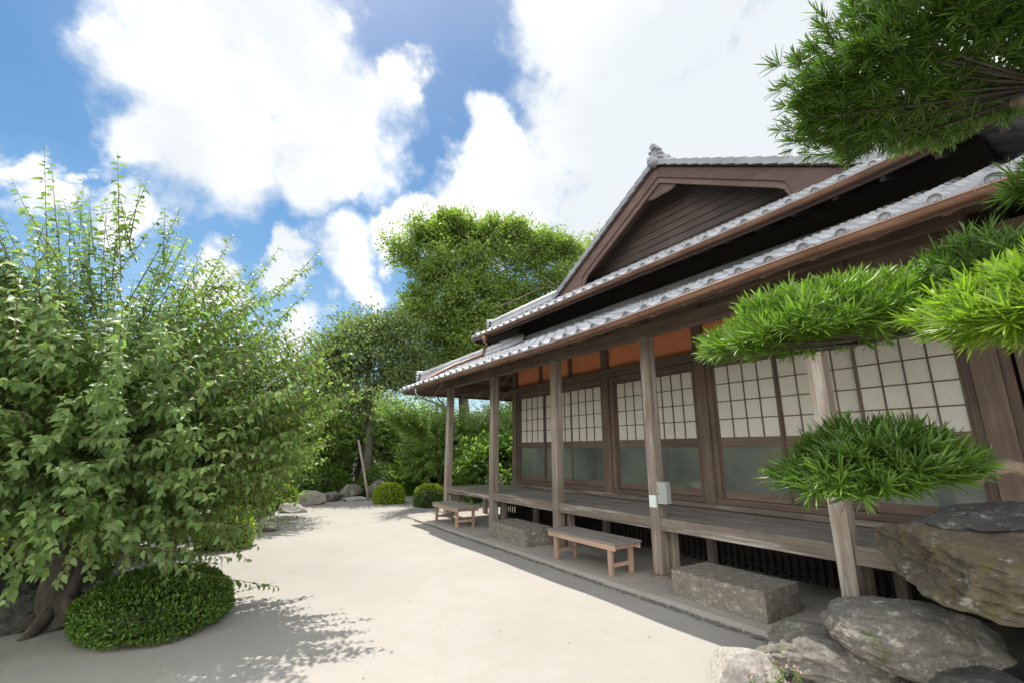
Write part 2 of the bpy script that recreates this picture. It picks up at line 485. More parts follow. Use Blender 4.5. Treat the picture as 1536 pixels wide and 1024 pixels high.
def np_mesh(name, V, loops, starts, mat, parent=None, smooth=False):
    me = bpy.data.meshes.new(name)
    me.vertices.add(len(V)); me.vertices.foreach_set('co', np.asarray(V, np.float32).ravel())
    me.loops.add(len(loops)); me.loops.foreach_set('vertex_index', np.asarray(loops, np.int32))
    me.polygons.add(len(starts)); me.polygons.foreach_set('loop_start', np.asarray(starts, np.int32))
    if smooth:
        me.polygons.foreach_set('use_smooth', np.ones(len(starts), bool))
    me.update(calc_edges=True); me.validate()
    me.materials.append(mat)
    o = bpy.data.objects.new(name, me); COL.objects.link(o)
    if parent:
        o.parent = parent; o.matrix_parent_inverse = parent_world(parent).inverted()
    return o

def tag(o, label=None, cat=None, group=None, kind=None):
    for k, v in (('label', label), ('category', cat), ('group', group), ('kind', kind)):
        if v:
            o[k] = v
    return o

def thing(name, loc, label, cat, group=None):
    o = bpy.data.objects.new(name, None); COL.objects.link(o)
    o.location = loc; o.empty_display_size = .2
    return tag(o, label, cat, group)

# leaf templates: (x along, y side, z normal), faces
T_OVATE = (np.array([(0, 0, 0), (.30, -.5, .10), (.32, 0, 0), (.30, .5, .10), (.66, -.36, .03), (.68, 0, -.07), (.66, .36, .03), (1, 0, -.22)]),
           [(0, 2, 1), (0, 3, 2), (1, 2, 5, 4), (2, 3, 6, 5), (4, 5, 7), (5, 6, 7)])
T_RHOMB = (np.array([(0, 0, 0), (.45, -.5, .10), (1, 0, -.1), (.45, .5, .10)]), [(0, 2, 1), (0, 3, 2)])
T_NEEDLE = (np.array([(0, -.25, 0), (0, .25, 0), (.4, .5, .035), (.4, -.5, .035), (.78, .42, .0), (.78, -.42, .0), (1, 0, -.05)]),
            [(0, 1, 2, 3), (3, 2, 4, 5), (5, 4, 6)])

def unit(a):
    return a / np.maximum(np.linalg.norm(a, axis=-1, keepdims=True), 1e-9)

def leaves(name, P, D, Nn, Ls, ws, tmpl, mat, parent=None):
    T, F = tmpl
    D = unit(D); S = unit(np.cross(Nn, D)); Z = np.cross(D, S)
    L = Ls[:, None, None]; W = ws[:, None, None]
    V = P[:, None, :] + L * T[None, :, 0, None] * D[:, None, :] + W * T[None, :, 1, None] * S[:, None, :] + L * T[None, :, 2, None] * Z[:, None, :]
    n, k = len(P), len(T)
    fl = np.concatenate([np.array(f) for f in F]); lens = np.array([len(f) for f in F])
    loops = (fl[None, :] + (np.arange(n) * k)[:, None]).ravel()
    st = np.concatenate([[0], np.cumsum(lens)[:-1]])
    starts = (st[None, :] + (np.arange(n) * len(fl))[:, None]).ravel()
    return np_mesh(name, V.reshape(-1, 3), loops, starts, mat, parent)

def tubes(name, paths, mat, parent=None, seg=4):
    mb = MB()
    for pts, rad in paths:
        mb.tube(pts, rad, seg, caps=False)
    return mb.build(name, mat, parent, smooth=True)

def rnd_dirs(rs, n):
    return unit(rs.normal(size=(n, 3)))

# ------------------------------------------------------------------ ground
def grid_sheet(name, x0, x1, y0, y1, z, mat, n=60, amp=.0, kind='structure'):
    xs = np.linspace(x0, x1, n); ys = np.linspace(y0, y1, n)
    V = []
    for y in ys:
        for x in xs:
            V.append((x, y, z + amp * (noise.fractal(Vector((x * .6, y * .6, 0)), 1, 2, 4))))
    F = [(j * n + i, j * n + i + 1, (j + 1) * n + i + 1, (j + 1) * n + i) for j in range(n - 1) for i in range(n - 1)]
    mb = MB().add(V, F)
    o = mb.build(name, mat, smooth=True)
    o['kind'] = kind
    return o

g = MB().add([(-900, -900, -.03), (900, -900, -.03), (900, 900, -.03), (-900, 900, -.03)], [(0, 1, 2, 3)]).build('ground', EARTH)
g['kind'] = 'structure'
grid_sheet('courtyard', -9, 4.16, -6, 16.4, -.010, SAND, 110, .016)
grid_sheet('path', 4.16, 9.5, 11.25, 16.6, -.010, SAND, 30, .010)

def terrace():
    ys = np.linspace(-5, 11.3, 120); mb = MB(); V = []; F = []
    for i, y in enumerate(ys):
        e = 4.17 + .022 * noise.noise(Vector((y * 1.3, 3, 0))) + .010 * noise.noise(Vector((y * 9, 7, 0)))
        for (x, z) in ((e - .02, -.03), (e - .012, .022), (e + .03, .044), (e + .25, .05), (9.0, .05)):
            V.append((x, y, z + .004 * noise.noise(Vector((x * 4, y * 4, 1)))))
    for i in range(len(ys) - 1):
        for k in range(4):
            F.append((i * 5 + k, i * 5 + k + 1, (i + 1) * 5 + k + 1, (i + 1) * 5 + k))
    n = (len(ys) - 1) * 5
    V += [(V[n + k][0], 11.32, -.1) for k in range(5)]; b = len(V) - 5
    F += [(n + k, n + k + 1, b + k + 1, b + k) for k in range(4)]
    o = mb.add(V, F).build('terrace', TERR); o['kind'] = 'structure'
    # drip channel: a dark line of small pebbles along the kerb
    rs = np.random.RandomState(3); mb = MB()
    for i in range(1500):
        y = rs.uniform(1.8, 10.6)
        x = 4.135 + rs.normal() * .020
        r = rs.uniform(.005, .014)
        mb.lathe([(r * .6, -r * .4), (r, 0), (r * .7, r * .5)], (x, y, .004), (rs.normal() * .2, rs.normal() * .2, 1), 6)
    tag(mb.build('kerb_pebbles', KERB, smooth=True), kind='stuff')
terrace()

# loose grit on the court: many tiny stones nobody could count
def litter():
    rs = np.random.RandomState(44); n = 80
    x = rs.uniform(-2.2, 3.9, n); y = np.where(rs.rand(n) < .6, rs.uniform(3.2, 8, n), rs.uniform(2.5, 15, n))
    P = np.stack([x, y, np.full(n, .012)], 1)
    D = rnd_dirs(rs, n) * (1, 1, .15); L = rs.uniform(.015, .035, n)
    tag(leaves('leaf_litter', P, D, np.array((0, 0, 1.0)) + rs.normal(size=(n, 3)) * .25, L, L * .5, T_RHOMB, LITTER), kind='stuff')
litter()

def grit():
    rs = np.random.RandomState(8); mb = MB()
    for i in range(140):
        d = rs.uniform(1.8, 9) ; a = rs.uniform(R(-25), R(70))
        x, y = d * math.sin(a), d * math.cos(a)
        if x > 4.05:
            continue
        r = rs.uniform(.003, .008)
        mb.lathe([(r * .6, -r * .4), (r, 0), (r * .6, r * .5)], (x, y, .0), (rs.normal() * .2, rs.normal() * .2, 1), 5)
    tag(mb.build('grit', KERB), kind='stuff')
grit()

def hill():
    V = []; F = []; nx, ny = 90, 26
    for j in range(ny):
        for i in range(nx):
            x = -160 + i * 5.2; y = 120 + j * 5
            t = j / (ny - 1)
            h = 2 + 20 * math.sin(min(1, t * 1.4) * math.pi / 2) * (0.72 + .5 * noise.noise(Vector((x * .012, y * .012, 0))))
            h *= 1.0 - .5 * math.exp(-((x - 32) / 14) ** 2)
            h += 2.2 * noise.noise(Vector((x * .16, y * .16, 4))) + 1.2 * noise.noise(Vector((x * .5, y * .5, 9)))
            V.append((x, y, max(-1, h - 1)))
    for j in range(ny - 1):
        for i in range(nx - 1):
            F.append((j * nx + i, j * nx + i + 1, (j + 1) * nx + i + 1, (j + 1) * nx + i))
    o = MB().add(V, F).build('hill', HILLM); o['kind'] = 'structure'
hill()

# ------------------------------------------------------------------ the house
HOUSE = thing('tea_house', (6.25, 5.4, 0), 'old Japanese wooden house with grey tiled roofs, orange upper wall and open veranda', 'house')
PX = 4.87                      # post row
WX = 6.24                      # wall face
POST_Y = [-2.0, 0.05, 2.08, 4.17, 6.19, 8.27, 10.42]
PILLAR_Y = [1.20, 4.30, 6.36, 9.52]
DZ = .735                      # deck height

def rise(y):                    # the long eave lifts a little toward its near end
    t = min(1, max(0, (4.8 - y) / 4.4)); return .13 * t * t * (3 - 2 * t)

# posts, each on a flat stone
for y in POST_Y:
    w = .072
    top = 3.06
    lean = .012 if abs(y - 2.08) < .1 else 0
    p = MB().hexa([(PX - w, y - w, .075), (PX + w, y - w, .075), (PX + w, y + w, .075), (PX - w, y + w, .075),
                   (PX - w, y - w + lean, top), (PX + w, y - w + lean, top), (PX + w, y + w + lean, top), (PX - w, y + w + lean, top)]).build('post', POST, HOUSE, .008)
    b = MB()
    b.lathe([(.16, -.02), (.155, .02), (.13, .031)], (PX, y, .045), (0, 0, 1), 9)
    b.build('base_stone', STEP, p)
# eave beam on the posts, its end pieces and the tie beams
mb = MB().box(PX - .075, PX + .075, -2.6, 10.42 + .35, 3.062, 3.225)
mb.build('eave_beam', BEAM, HOUSE, .008)
MB().box(PX + .08, 14, 10.42 - .075, 10.42 + .075, 3.060, 3.222).build('eave_beam', BEAMX, HOUSE, .008)
for y in POST_Y[1:]:
    zz = 2.86
    MB().bar((PX + .073, y, zz + .10), (WX + .1, y, zz + .32), .07, .12).build('tie_beam', BEAMX, HOUSE, .005) if y in (10.42,) else None
# purlin carried half way up the slope
MB().box(5.55, 5.65, 1.0, 10.0, 3.60, 3.70).build('purlin', BEAM, HOUSE, .006)

# veranda
ver = thing('veranda', (5.4, 5.4, 0), None, None); ver.parent = HOUSE; ver.matrix_parent_inverse = HOUSE.matrix_basis.inverted()
mb = MB()
n = 9; xs = np.linspace(PX + .0, 6.12, n + 1)
for i in range(n):
    for (a, b) in ((-2.2, 2.9), (2.9, 6.8), (6.8, 10.28)):
        dz = random.uniform(-.003, .003)
        mb.box(xs[i] + .003, xs[i + 1] - .003, a + .002, b - .002, DZ - .035, DZ + dz)
mb.build('floor', DECK, ver, .003)
for (a, b) in zip([-2.2] + POST_Y[:-1], POST_Y):
    MB().box(PX - .055, PX - .001, a + .074, b - .074, DZ - .145, DZ + .004).build('edge_board', EDGE, ver, .007)
MB().box(PX + .05, 6.12, 10.285, 10.335, DZ - .14, DZ + .002).build('edge_board', BEAMX, ver, .006)
for y in POST_Y:
    for (x, dy) in ((PX + .22, -.02), (5.9, 0)):
        MB().box(x - .05, x + .05, y + dy - .05, y + dy + .05, .05, DZ - .04).build('strut', POST, ver, .005)
for k in range(3):
    x = (PX + .08, 5.4, 5.95)[k]
    MB().box(x - .045, x + .045, -2.2, 10.28, DZ - .15, DZ - .037).build('joist', BEAM, ver, .004)
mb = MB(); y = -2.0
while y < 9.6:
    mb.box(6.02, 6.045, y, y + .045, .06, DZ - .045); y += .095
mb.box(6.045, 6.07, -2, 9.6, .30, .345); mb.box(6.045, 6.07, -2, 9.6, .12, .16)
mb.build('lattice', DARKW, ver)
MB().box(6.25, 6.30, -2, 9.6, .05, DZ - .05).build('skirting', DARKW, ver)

# wall: mass behind, pillars, lintels, plaster
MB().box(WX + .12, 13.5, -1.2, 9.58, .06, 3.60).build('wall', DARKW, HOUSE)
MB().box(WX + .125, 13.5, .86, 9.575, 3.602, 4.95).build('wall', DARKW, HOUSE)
for y in PILLAR_Y:
    hw = .085 if y > 2 else .10
    MB().box(WX - .075, WX + .10, y - hw, y + hw, DZ + .01, 3.98).build('pillar', PILLAR, HOUSE, .006)
    MB().box(WX - .03, WX + .09, y - hw - .075, y - hw - .001, DZ + .15, 2.88).build('jamb', SASHZ, HOUSE, .004)
    MB().box(WX - .03, WX + .09, y + hw + .001, y + hw + .075, DZ + .15, 2.88).build('jamb', SASHZ, HOUSE, .004) if y < 9 else None
for (a, b) in zip(PILLAR_Y[:-1], PILLAR_Y[1:]):
    MB().box(WX - .02, WX + .09, a + .09, b - .09, 2.80, 2.90).build('lintel', SASHY, HOUSE, .004)
MB().box(WX - .105, WX - .077, -1.0, 9.72, 2.895, 3.045).build('nageshi_rail', BEAM, HOUSE, .006)
MB().box(WX - .05, WX + .10, 0.9, 9.50, 3.93, 4.04).build('wall_plate', BEAM, HOUSE, .006)
short = [1.20, 2.24, 3.28, 4.30, 5.33, 6.36, 7.42, 8.47, 9.52]
for y in short:
    if y not in PILLAR_Y:
        MB().box(WX - .045, WX + .08, y - .05, y + .05, 3.046, 3.929).build('stud', PILLAR, HOUSE, .005)
for (a, b) in zip(short[:-1], short[1:]):
    MB().box(WX + .0, WX + .07, a + .05, b - .05, 2.92, 3.58).build('plaster_panel', PLASTER, HOUSE)
    MB().box(WX - .01, WX + .07, a + .05, b - .05, 3.582, 3.93).build('frieze_board', BEAM, HOUSE)
# sills under the screens
MB().box(WX - .13, WX + .10, -1.0, 9.62, DZ + .004, DZ + .075).build('sill', SILL, HOUSE, .008)
MB().box(WX - .06, WX + .10, -1.0, 9.56, DZ + .077, DZ + .155).build('sill', SASHY, HOUSE, .006)
# boarded bay beyond the near pillar
mb = MB(); y = -1.2
while y < 1.0:
    mb.box(WX - .02 - .006 * random.random(), WX + .06, y, y + .195, DZ + .16, 2.89); y += .2
mb.build('board_panel', PILLAR, HOUSE, .004)

# sliding screens: paper above, glass below
def screen(y0, y1, depth):
    x = WX + depth
    t = thing('sliding_screen', (x, (y0 + y1) / 2, DZ), None, None)
    t.parent = HOUSE; t.matrix_parent_inverse = HOUSE.matrix_basis.inverted()
    z0, z1 = DZ + .158, 2.798
    fz = MB(); s = .036
    for ya in (y0, y1 - s):
        MB().box(x, x + .03, ya, ya + s, z0, z1).build('stile', SASHZ, t, .003)
    for (a, b) in ((z0, z0 + .105), (1.605, 1.735), (z1 - .035, z1)):
        MB().box(x + .001, x + .029, y0 + s, y1 - s, a, b).build('rail', SASHY, t, .003)
    k = MB(); cols, rows = 4, 4
    for c in range(1, cols):
        yy = y0 + s + (y1 - y0 - 2 * s) * c / cols
        k.box(x + .002, x + .016, yy - .007, yy + .007, 1.736, z1 - .036)
    for r in range(1, rows):
        zz = 1.735 + (z1 - .035 - 1.735) * r / rows
        k.box(x + .0035, x + .015, y0 + s + .001, y1 - s - .001, zz - .006, zz + .006)
    k.build('lattice', SASHZ, t)
    MB().box(x + .018, x + .021, y0 + s, y1 - s, 1.70, z1 - .01).build('paper', PAPER, t)
    MB().box(x + .012, x + .017, y0 + s, y1 - s, z0 + .10, 1.62).build('glass', GLASS, t)
for (a, b, n) in ((PILLAR_Y[0] + .176, PILLAR_Y[1] - .162, 3), (PILLAR_Y[1] + .162, PILLAR_Y[2] - .162, 2), (PILLAR_Y[2] + .162, PILLAR_Y[3] - .162, 3)):
    w = (b - a) / n
    for i in range(n):
        screen(a + w * i - (.012 if i else 0), a + w * (i + 1) + (.012 if i < n - 1 else 0), .005 if i % 2 == 0 else .040)

# ---- roofs
PITCH = .28
def tile_profile(t):
    t = t % 1.0
    if t < .30:
        return .036 * math.sin(math.pi * t / .30)
    return -.020 * math.sin(math.pi * (t - .30) / .70)

def tiled_slope(mb, O, A, U, L, W, s, rise_f=None, keep=None, lip=True):
    O, A, U = Vector(O), Vector(A), Vector(U)
    nt = int(round(L / PITCH)); SM = 10
    na = nt * SM + 1
    rows = []
    if lip:
        rows.append((0.0, -.036))
    w = 0.0
    while w < W - 1e-6:
        w2 = min(W, w + .235)
        rows.append((w, .024)); rows.append((w2, .0)); w = w2
    V = []
    for (w, lift) in rows:
        for i in range(na):
            a = L * i / (na - 1)
            z = s * w + lift + tile_profile(i / SM) + (rise_f(a) if rise_f else 0)
            p = O + A * a + U * w
            V.append((p.x, p.y, p.z + z))
    F = []
    for j in range(len(rows) - 1):
        wm = (rows[j][0] + rows[j + 1][0]) / 2
        for i in range(na - 1):
            am = L * (i + .5) / (na - 1)
            if keep is None or keep(am, wm):
                F.append((j * na + i, j * na + i + 1, (j + 1) * na + i + 1, (j + 1) * na + i))
    mb.add(V, F)

DISC = [(.001, .014), (.011, .014), (.014, .006), (.026, .006), (.028, .011), (.031, .011), (.033, .005), (.039, .005), (.041, .018), (.050, .018), (.053, .012), (.053, -.05)]
def discs(mb, O, A, U, L, rise_f=None, z=.0):
    O, A, U = Vector(O), Vector(A), Vector(U)
    nt = int(round(L / PITCH)); p = L / nt
    for i in range(nt):
        a = p * (i + .15)
        c = O + A * a + Vector((0, 0, z + (rise_f(a) if rise_f else 0)))
        mb.lathe([(r, -h) for r, h in DISC], c, U, 16)

# lower roof (over the veranda)
EX, EZ, Y0, Y1 = 3.90, 3.055, -2.88, 11.40
SN = .33                       # the near side slope is flatter
near_w = lambda y: (y - Y0) * SN / .47
L1 = Y1 - Y0; S1 = .47
LR = thing('lower_roof', (EX, Y1, EZ), None, None); LR.parent = HOUSE; LR.matrix_parent_inverse = HOUSE.matrix_basis.inverted()
mb = MB(); rf = lambda a: rise(Y0 + a)
tiled_slope(mb, (EX, Y0, EZ), (0, 1, 0), (1, 0, 0), L1, 2.38, S1, rf, lambda a, w: w < min(a * SN / S1, L1 - a) + .08)
discs(mb, (EX, Y0, EZ), (0, 1, 0), (1, 0, 0), L1, rf)
tiled_slope(mb, (EX, Y1, EZ), (1, 0, 0), (0, -1, 0), 10.08, 1.8, S1, None, lambda a, w: w < a + .08)
discs(mb, (EX, Y1, EZ), (1, 0, 0), (0, -1, 0), 10.08)
tiled_slope(mb, (EX, Y0, EZ), (1, 0, 0), (0, 1, 0), 10.08, 3.75, SN, lambda a: .13, lambda a, w: w < a * S1 / SN + .08)
discs(mb, (EX, Y0, EZ), (1, 0, 0), (0, 1, 0), 10.08, lambda a: .13)
mb.build('tiling', TILE, LR, smooth=True).modifiers.new('es', 'EDGE_SPLIT').split_angle = R(40)

def ridge(mb, a, b, w=.20, h=.10, cap=.085, round_cap=True):
    a, b = Vector(a), Vector(b)
    d = (b - a); L = d.length; d.normalize()
    n = max(1, int(L / .27))
    for i in range(n):
        p = a + d * (L * i / n); q = a + d * (L * (i + 1) / n - .006)
        for k in range(2):
            mb.bar(p + Vector((0, 0, -.02 + .05 * k)), q + Vector((0, 0, -.02 + .05 * k)), w * (1.15 - .12 * k), .044)
        mb.tube([p + Vector((0, 0, h)), q + Vector((0, 0, h))], [cap * .98, cap], 12)
        mb.tube([p + Vector((0, 0, h)), p + d * .035 + Vector((0, 0, h))], [cap * 1.12] * 2, 12)

def onigawara(mb, c, d, s=1.0):
    """ridge-end tile: stepped shield with side scrolls and a round tile on top, facing d"""
    c = Vector(c); d = Vector(d).normalized(); sd = Vector((0, 0, 1)).cross(d).normalized(); up = Vector((0, 0, 1))
    prof = [(-.17, -.10), (.17, -.10), (.19, -.02), (.15, .03), (.155, .12), (.11, .21), (.05, .25), (-.05, .25), (-.11, .21), (-.155, .12), (-.15, .03), (-.19, -.02)]
    to3 = lambda p, t: c + sd * (p[0] * s) + up * (p[1] * s) + d * (t * s)
    mb.prism(prof, to3, -.05, .035)
    mb.prism([(x * .72, y * .72 + .02) for x, y in prof], to3, .034, .06)
    for q in (-1, 1):
        for (x, y, r) in ((.17, -.06, .06), (.175, .05, .045), (.12, .19, .045)):
            mb.lathe([(r * s * .35, .075 * s), (r * s * .75, .07 * s), (r * s, .045 * s), (r * s, -.06 * s)], to3((q * x, y), 0), d, 10)
    mb.lathe([(.02 * s, .085 * s), (.055 * s, .075 * s), (.075 * s, .05 * s)], to3((0, .07), 0), d, 12)
    mb.tube([to3((0, .27), -.20), to3((0, .29), .10)], [.085 * s, .085 * s], 14)

mb = MB()
hp = lambda t: (EX + t, Y1 - t, EZ + S1 * t + .06)
ridge(mb, hp(.42), hp(2.3))
onigawara(mb, Vector(hp(.36)) + Vector((0, 0, .04)), (-1, 1, 0), .55)
mb.build('ridge', TILE, LR)
mb = MB()
hn = lambda t: (EX + t, Y0 + t * S1 / SN, EZ + .13 + S1 * t + .05)
ridge(mb, hn(.42), hn(2.3))
onigawara(mb, Vector(hn(.36)) + Vector((0, 0, .04)), (-1, -1.4, 0), .55)
mb.build('ridge', TILE, LR)
MB().bar((EX + 2.36, .60, EZ + S1 * 2.38 + .04), (EX + 2.36, Y1 - 2.3, EZ + S1 * 2.38 + .04), .12, .12).build('flashing', TILE, LR)

# boards and rafters under the lower eave
mb = MB(); ys = np.linspace(Y0 + .05, Y1 - .06, 40)
for a, b in zip(ys[:-1], ys[1:]):
    ra, rb = rise(a), rise(b); wa = max(.12, min(2.38, Y1 - .06 - a, near_w(a))); wb = max(.12, min(2.38, Y1 - .06 - b, near_w(b)))
    pts = []
    for dz in (-.062, -.042):
        pts += [(EX + .06, a, EZ + ra + dz), (EX + wa, a, EZ + ra * .5 + S1 * wa + dz), (EX + wb, b, EZ + rb * .5 + S1 * wb + dz), (EX + .06, b, EZ + rb + dz)]
    mb.hexa(pts)
mb.hexa([(EX + .1, Y0 + .06, EZ + .06), (13.5, Y0 + .06, EZ + .06), (13.5, -1.1, EZ + .62), (EX + 1.3, -1.1, EZ + .62),
         (EX + .1, Y0 + .06, EZ + .08), (13.5, Y0 + .06, EZ + .08), (13.5, -1.1, EZ + .64), (EX + 1.3, -1.1, EZ + .64)])
mb.hexa([(EX + .1, Y1 - .06, EZ - .062), (13.5, Y1 - .06, EZ - .062), (13.5, 9.6, EZ - .062 + S1 * 1.74), (EX + 1.9, 9.6, EZ - .062 + S1 * 1.74),
         (EX + .1, Y1 - .06, EZ - .045), (13.5, Y1 - .06, EZ - .045), (13.5, 9.6, EZ - .045 + S1 * 1.74), (EX + 1.9, 9.6, EZ - .045 + S1 * 1.74)])
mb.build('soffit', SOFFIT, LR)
mb = MB()
ys = np.linspace(Y0, Y1 - .03, 60)
for a, b in zip(ys[:-1], ys[1:]):
    mb.hexa([(EX + .035, a, EZ + rise(a) - .085), (EX + .075, a, EZ + rise(a) - .085), (EX + .075, b, EZ + rise(b) - .085), (EX + .035, b, EZ + rise(b) - .085),
             (EX + .035, a, EZ + rise(a) - .03), (EX + .075, a, EZ + rise(a) - .03), (EX + .075, b, EZ + rise(b) - .03), (EX + .035, b, EZ + rise(b) - .03)])
mb.build('fascia', BEAM, LR)
MB().box(EX + .08, 13, Y1 - .075, Y1 - .035, EZ - .11, EZ - .03).build('fascia', BEAMX, LR)
y = Y0 + .3
while y < Y1 - .25:
    w = min(2.38, Y1 - .1 - y, near_w(y)); r = rise(y)
    if w > .2:
        z0 = EZ + r - .098
        MB().bar((EX + .078, y, z0 + S1 * .078), (EX + w, y, EZ + r * .5 - .098 + S1 * w), .055, .07).build('rafter', RAFTER, LR, .003)
    y += .42
MB().bar((EX + .10, Y1 - .10, EZ - .085), (WX, Y1 - .1 - (WX - EX - .1), EZ - .085 + S1 * (WX - EX - .1)), .09, .11).build('hip_rafter', RAFTER, LR, .004)
x = EX + .9
while x < 11:
    w = min(1.8, x - EX)
    MB().bar((x, Y1 - .078, EZ - .098 + S1 * .078), (x, Y1 - w, EZ - .098 + S1 * w), .055, .07).build('rafter', RAFTER, LR, .003)
    x += .42

def gutter(parent, x, z, y0, y1, rise_f, r=.050):
    mb = MB(); n = 50; seg = 10
    ys = np.linspace(y0, y1, n); V = []; F = []
    for y in ys:
        for k in range(seg + 1):
            t = math.pi + math.pi * k / seg
            V.append((x + r * math.cos(t), y, z + rise_f(y) + r * math.sin(t)))
        for k in range(seg, -1, -1):
            t = math.pi + math.pi * k / seg
            V.append((x + (r - .006) * math.cos(t), y, z + rise_f(y) + (r - .006) * math.sin(t) + .002))
    m = 2 * (seg + 1)
    for i in range(n - 1):
        for k in range(m):
            q = (k + 1) % m
            F.append((i * m + k, i * m + q, (i + 1) * m + q, (i + 1) * m + k))
    F.append(tuple(range(m))); F.append(tuple((n - 1) * m + k for k in range(m)))
    mb.add(V, F)
    mb.tube([(x - r, y, z + rise_f(y)) for y in ys], .008, 6)
    g = mb.build('gutter', COPPER, parent, smooth=True)
    g.modifiers.new('es', 'EDGE_SPLIT').split_angle = R(40)
    y = y1 - .45
    while y > y0:
        b = MB(); zz = z + rise_f(y)
        pts = [(x + (r + .004) * math.cos(t), y, zz + (r + .004) * math.sin(t)) for t in np.linspace(math.pi * .92, 2 * math.pi, 10)]
        pts += [(x + r + .02, y, zz + .02), (x + r + .07, y, zz - .035)]
        for p, q in zip(pts[:-1], pts[1:]):
            b.bar(p, q, .022, .005, (0, 1, 0)) if False else b.tube([p, q], .0065, 5)
        b.build('bracket', COPPER, g)
        y -= .92
    return g
gutter(LR, EX - .038, EZ - .055, Y0, 10.25, rise)
# gutter outlet and thin downpipe at the far corner post
mb = MB()
mb.tube([(EX - .045, 10.16, EZ - .08), (EX - .045, 10.16, EZ - .20), (EX + .1, 10.2, EZ - .30), (PX - .02, 10.47, EZ - .48), (PX + .06, 10.535, EZ - .56), (PX + .06, 10.535, .10)], .022, 8)
mb.build('downpipe', BOXM, LR, smooth=True)

# upper (main) roof
UX, UZ, UYC, UH = 5.50, 4.435, 5.47, 5.11
US = .575
UY0, UY1 = UYC - UH, UYC + UH
UR = thing('upper_roof', (UX, UYC, UZ), None, None); UR.parent = HOUSE; UR.matrix_parent_inverse = HOUSE.matrix_basis.inverted()
GX = 7.0                       # tile edge of the gable
L2 = 2 * UH
def rise2(y):
    d = min(abs(y - UY0), abs(y - UY1)); t = max(0, 1 - d / 1.6)
    return .05 * t * t + .10 * max(0, min(1, (3.4 - y) / 3.4)) ** 2
rf2 = lambda a: rise2(UY0 + a)
mb = MB()
tiled_slope(mb, (UX, UY0, UZ), (0, 1, 0), (1, 0, 0), L2, 2.1, US, rf2, lambda a, w: w < min(a, L2 - a) + .08)
discs(mb, (UX, UY0, UZ), (0, 1, 0), (1, 0, 0), L2, rf2)
kp = lambda a, w: w < a + .06 or a > GX - UX
tiled_slope(mb, (UX, UY1, UZ), (1, 0, 0), (0, -1, 0), 8.96, UH, US, lambda a: .05 * max(0, 1 - a / 1.6) ** 2, kp)
discs(mb, (UX, UY1, UZ), (1, 0, 0), (0, -1, 0), 8.96)
tiled_slope(mb, (UX, UY0, UZ), (1, 0, 0), (0, 1, 0), 8.96, UH, US, lambda a: .12 * max(0, 1 - a / 1.6) ** 2, kp)
mb.build('tiling', TILE, UR, smooth=True).modifiers.new('es', 'EDGE_SPLIT').split_angle = R(40)
mb = MB()
for sg, yc in ((-1, UY1), (1, UY0)):
    hp = lambda t: (UX + t, yc + sg * t, UZ + US * t + .06)
    ridge(mb, hp(.40), hp(1.75))
    onigawara(mb, Vector(hp(.34)) + Vector((0, 0, .04)), (-1, -sg, 0), .55)
    mb.build('ridge', TILE, UR); mb = MB()
zr = UZ + US * UH
ridge(mb, (GX + .12, UYC, zr + .06), (14.4, UYC, zr + .06), .24, .14, .095)
mb.build('ridge', TILE, UR)
mb = MB()
onigawara(mb, (GX + .06, UYC, zr + .10), (-1, 0, 0), .82)
mb.lathe([(.03, .10), (.085, .085), (.115, .04), (.12, -.06)], (GX - .03, UYC, zr - .02), (-1, 0, 0), 16)
mb.build('ridge_ornament', TILE, UR, smooth=True).modifiers.new('es', 'EDGE_SPLIT').split_angle = R(35)
# rake tiles down both gable edges
for sg in (-1, 1):
    mb = MB()
    n = 16; d = 3.62
    for i in range(n):
        a, b = d * i / n + .09, d * (i + 1) / n + .09
        za, zb = zr - US * a, zr - US * b
        ya, yb = UYC + sg * a, UYC + sg * b
        lf = .026
        mb.hexa([(GX - .02, ya, za - .085), (GX + .22, ya, za - .02), (GX + .22, yb, zb - .02 + lf), (GX - .02, yb, zb - .085 + lf),
                 (GX - .02, ya, za + .055), (GX + .22, ya, za + .05), (GX + .22, yb, zb + .05 + lf), (GX - .02, yb, zb + .055 + lf)])
    mb.build('rake_tiles', TILE, UR, .006)
# bargeboards with curved feet
GB = GX + .07
zt = zr - .10
def barge(width, x0, x1, inner, name):
    for sg in (-1, 1):
        mb = MB()
        ln = lambda d: zt - US * d
        top = [(0.0, ln(0)), (3.66, ln(3.66)), (3.66, ln(3.66) - .75)]
        w = width
        foot = [(inner, ln(inner) - w - .75), (inner, ln(inner) - w - .22), (inner - .02, ln(inner) - w - .10), (inner - .07, ln(inner - .07) - w - .02), (inner - .16, ln(inner - .16) - w)]
        poly = top + foot + [(0.0, ln(0) - w)]
        mb.prism(poly, lambda p, t: (t, UYC + sg * p[0], p[1]), x0, x1)
        mb.build(name, GABLE, UR, .008)
barge(.24, GB, GB + .035, 2.46, 'bargeboard')
barge(.36, GB + .036, GB + .085, 2.40, 'bargeboard')
MB().prism([(-.36, zt - .575), (-.22, zt - .62), (.22, zt - .62), (.36, zt - .575), (.0, zt - .30)], lambda p, t: (t, UYC + p[0], p[1]), GB + .086, GB + .13).build('gable_block', GABLE, UR, .006)
